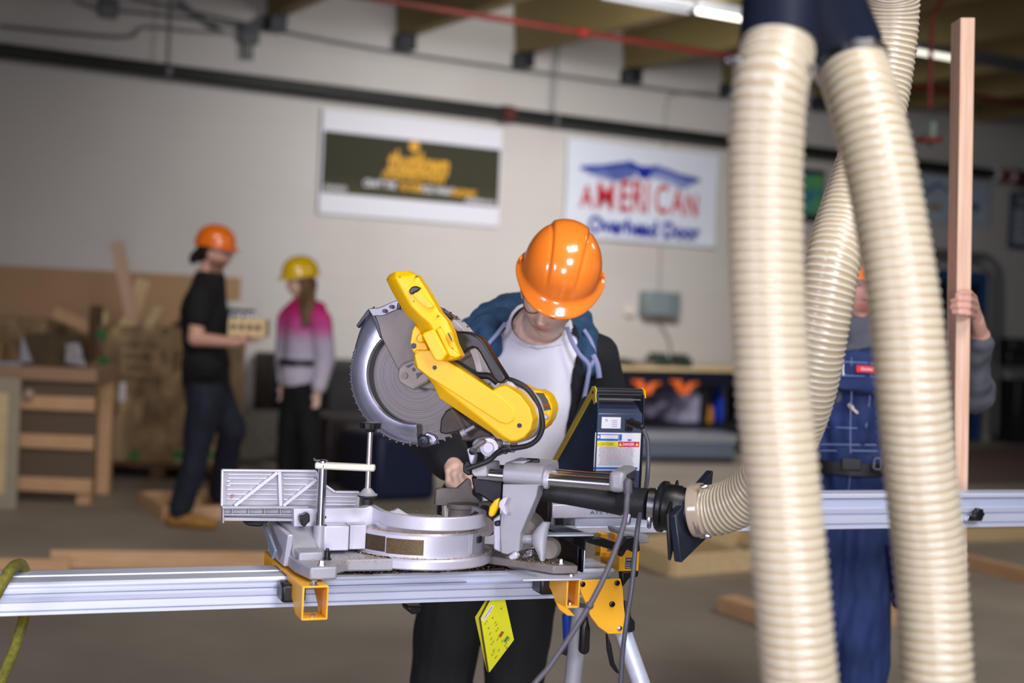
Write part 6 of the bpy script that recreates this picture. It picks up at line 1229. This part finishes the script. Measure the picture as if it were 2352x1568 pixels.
def surf(px, py, off=.004):
    # where a sight line meets the overalls, lifted slightly off the cloth
    I = PW[ov.name].inverted(); oo = I @ CP; dd = (I.to_3x3() @ ray(px, py)).normalized(); ok, loc, nrm, _ = ov.ray_cast(oo, dd)
    return PW[ov.name] @ (loc+nrm*off) if ok else W(px, py, 4.2)
bpy.context.view_layer.update()
for P in ([(1890, 832), (1950, 831), (2030, 836)], [(1888, 862), (1950, 862), (2035, 866)], [(1885, 980), (1960, 982), (2040, 986)], [(1885, 1020), (1960, 1020), (2040, 1022)], [(1885, 1034), (1960, 1034), (2040, 1036)], [(1956, 820), (1956, 900), (1954, 960), (1952, 1040)], [(2000, 860), (1996, 920), (1988, 980)], [(1952, 1090), (1948, 1130)]):
    MB().tube([surf(*q) for q in P], .0016, n=6, sub=4).build('stitching', stt, ov)
c_ = surf(1985, 847, .006); 
Mt = Frame(c_, 0); MB(Mt).box((-.004-.02, -.004, -.010), (.035, .004, .010)).build('red_tag', mat('red_tag', srgb(206, 32, 30), .5), ov, bevel=.001)
Mt.M = Matrix.Translation(c_); write('Dickies', .0125, upright(Mt, .008, -.0055, 0), M['white'], 'tag_lettering', ov)
for x in (1952-70, 2010): pass
MB().cap(surf(1955, 935), surf(1970, 948), .004).cap(surf(1953, 931), surf(1957, 936), .007).build('bolt_pin', M['cream'], ov)
MB().tube([surf(1937, 835), surf(1936, 850), surf(1938, 862)], .003, n=6).build('clip', M['white'], ov)
bl_ = MB(); bl_.rings([ring(W(1950, 1078, 4.4)-V((0, 0, 0)), .166, .166, n=40), ring(W(1950, 1078, 4.4), .174, .172, n=40), ring(W(1950, 1050, 4.4), .174, .172, n=40), ring(W(1950, 1050, 4.4), .166, .166, n=40)], cap=False); blt = bl_.build('belt', M['black'], dn)
MB(Frame(W(1955, 1066, 4.215), 0)).box((-.03, -.008, -.018), (.03, .004, .018)).build('buckle', M['rubber'], blt, bevel=.004)
f_ = Frame((0, 0, 0), 0); m = MB(Frame(W(2015, 1064, 4.215), 0)); 
bk_ = W(2015, 1064, 4.21); fb = Frame((0, 0, 0), 0); fb.M = Matrix.Translation(bk_)
MB(fb).box((-.012, -.006, -.018), (-.009, .004, .018)).box((.009, -.006, -.018), (.012, .004, .018)).box((-.012, -.006, .015), (.012, .004, .018)).box((-.012, -.006, -.018), (.012, .004, -.015)).build('belt_ring', M['steel'], blt)
shoe(W(1865, 1760, 4.45), (-.1, -1), tan, dn, L=.3, name='boot'); shoe(W(1972, 1760, 4.42), (.15, -1), tan, dn, L=.3, name='boot')
tl = MB().cyl(surf(2040, 1250, .01), surf(2046, 1375, .02), .014).cap(surf(2046, 1372, .02), surf(2046, 1384, .02), .017).build('hammer_handle', mat('blue_black_grip', srgb(24, 26, 72), .4), dn)
# the stud
sf_ = Frame((0, 0, 0), 0)
top = W(2223, 42, sd-.01); bot = fpt(2188, 1885); bot = V((bot.x, top.y+.01, .0)); ax = (top-bot).normalized(); xa_ = V((1, 0, 0)); xa_ = (xa_-ax*xa_.dot(ax)).normalized(); ya_ = ax.cross(xa_)
L_ = (top-bot).length; Mx = Matrix((xa_, ya_, ax)).transposed().to_4x4(); Mx.translation = bot+V((0, 0, .002)); sf_.M = Mx; sf_.I = Mx.inverted()
so = MB(sf_).box((-.02, 0, 0), (.02, .089, L_)).build('stud', M['wood_z'], None, bevel=.002); tag(so, 'tall pine stud held upright at the right by the person in overalls', 'board')
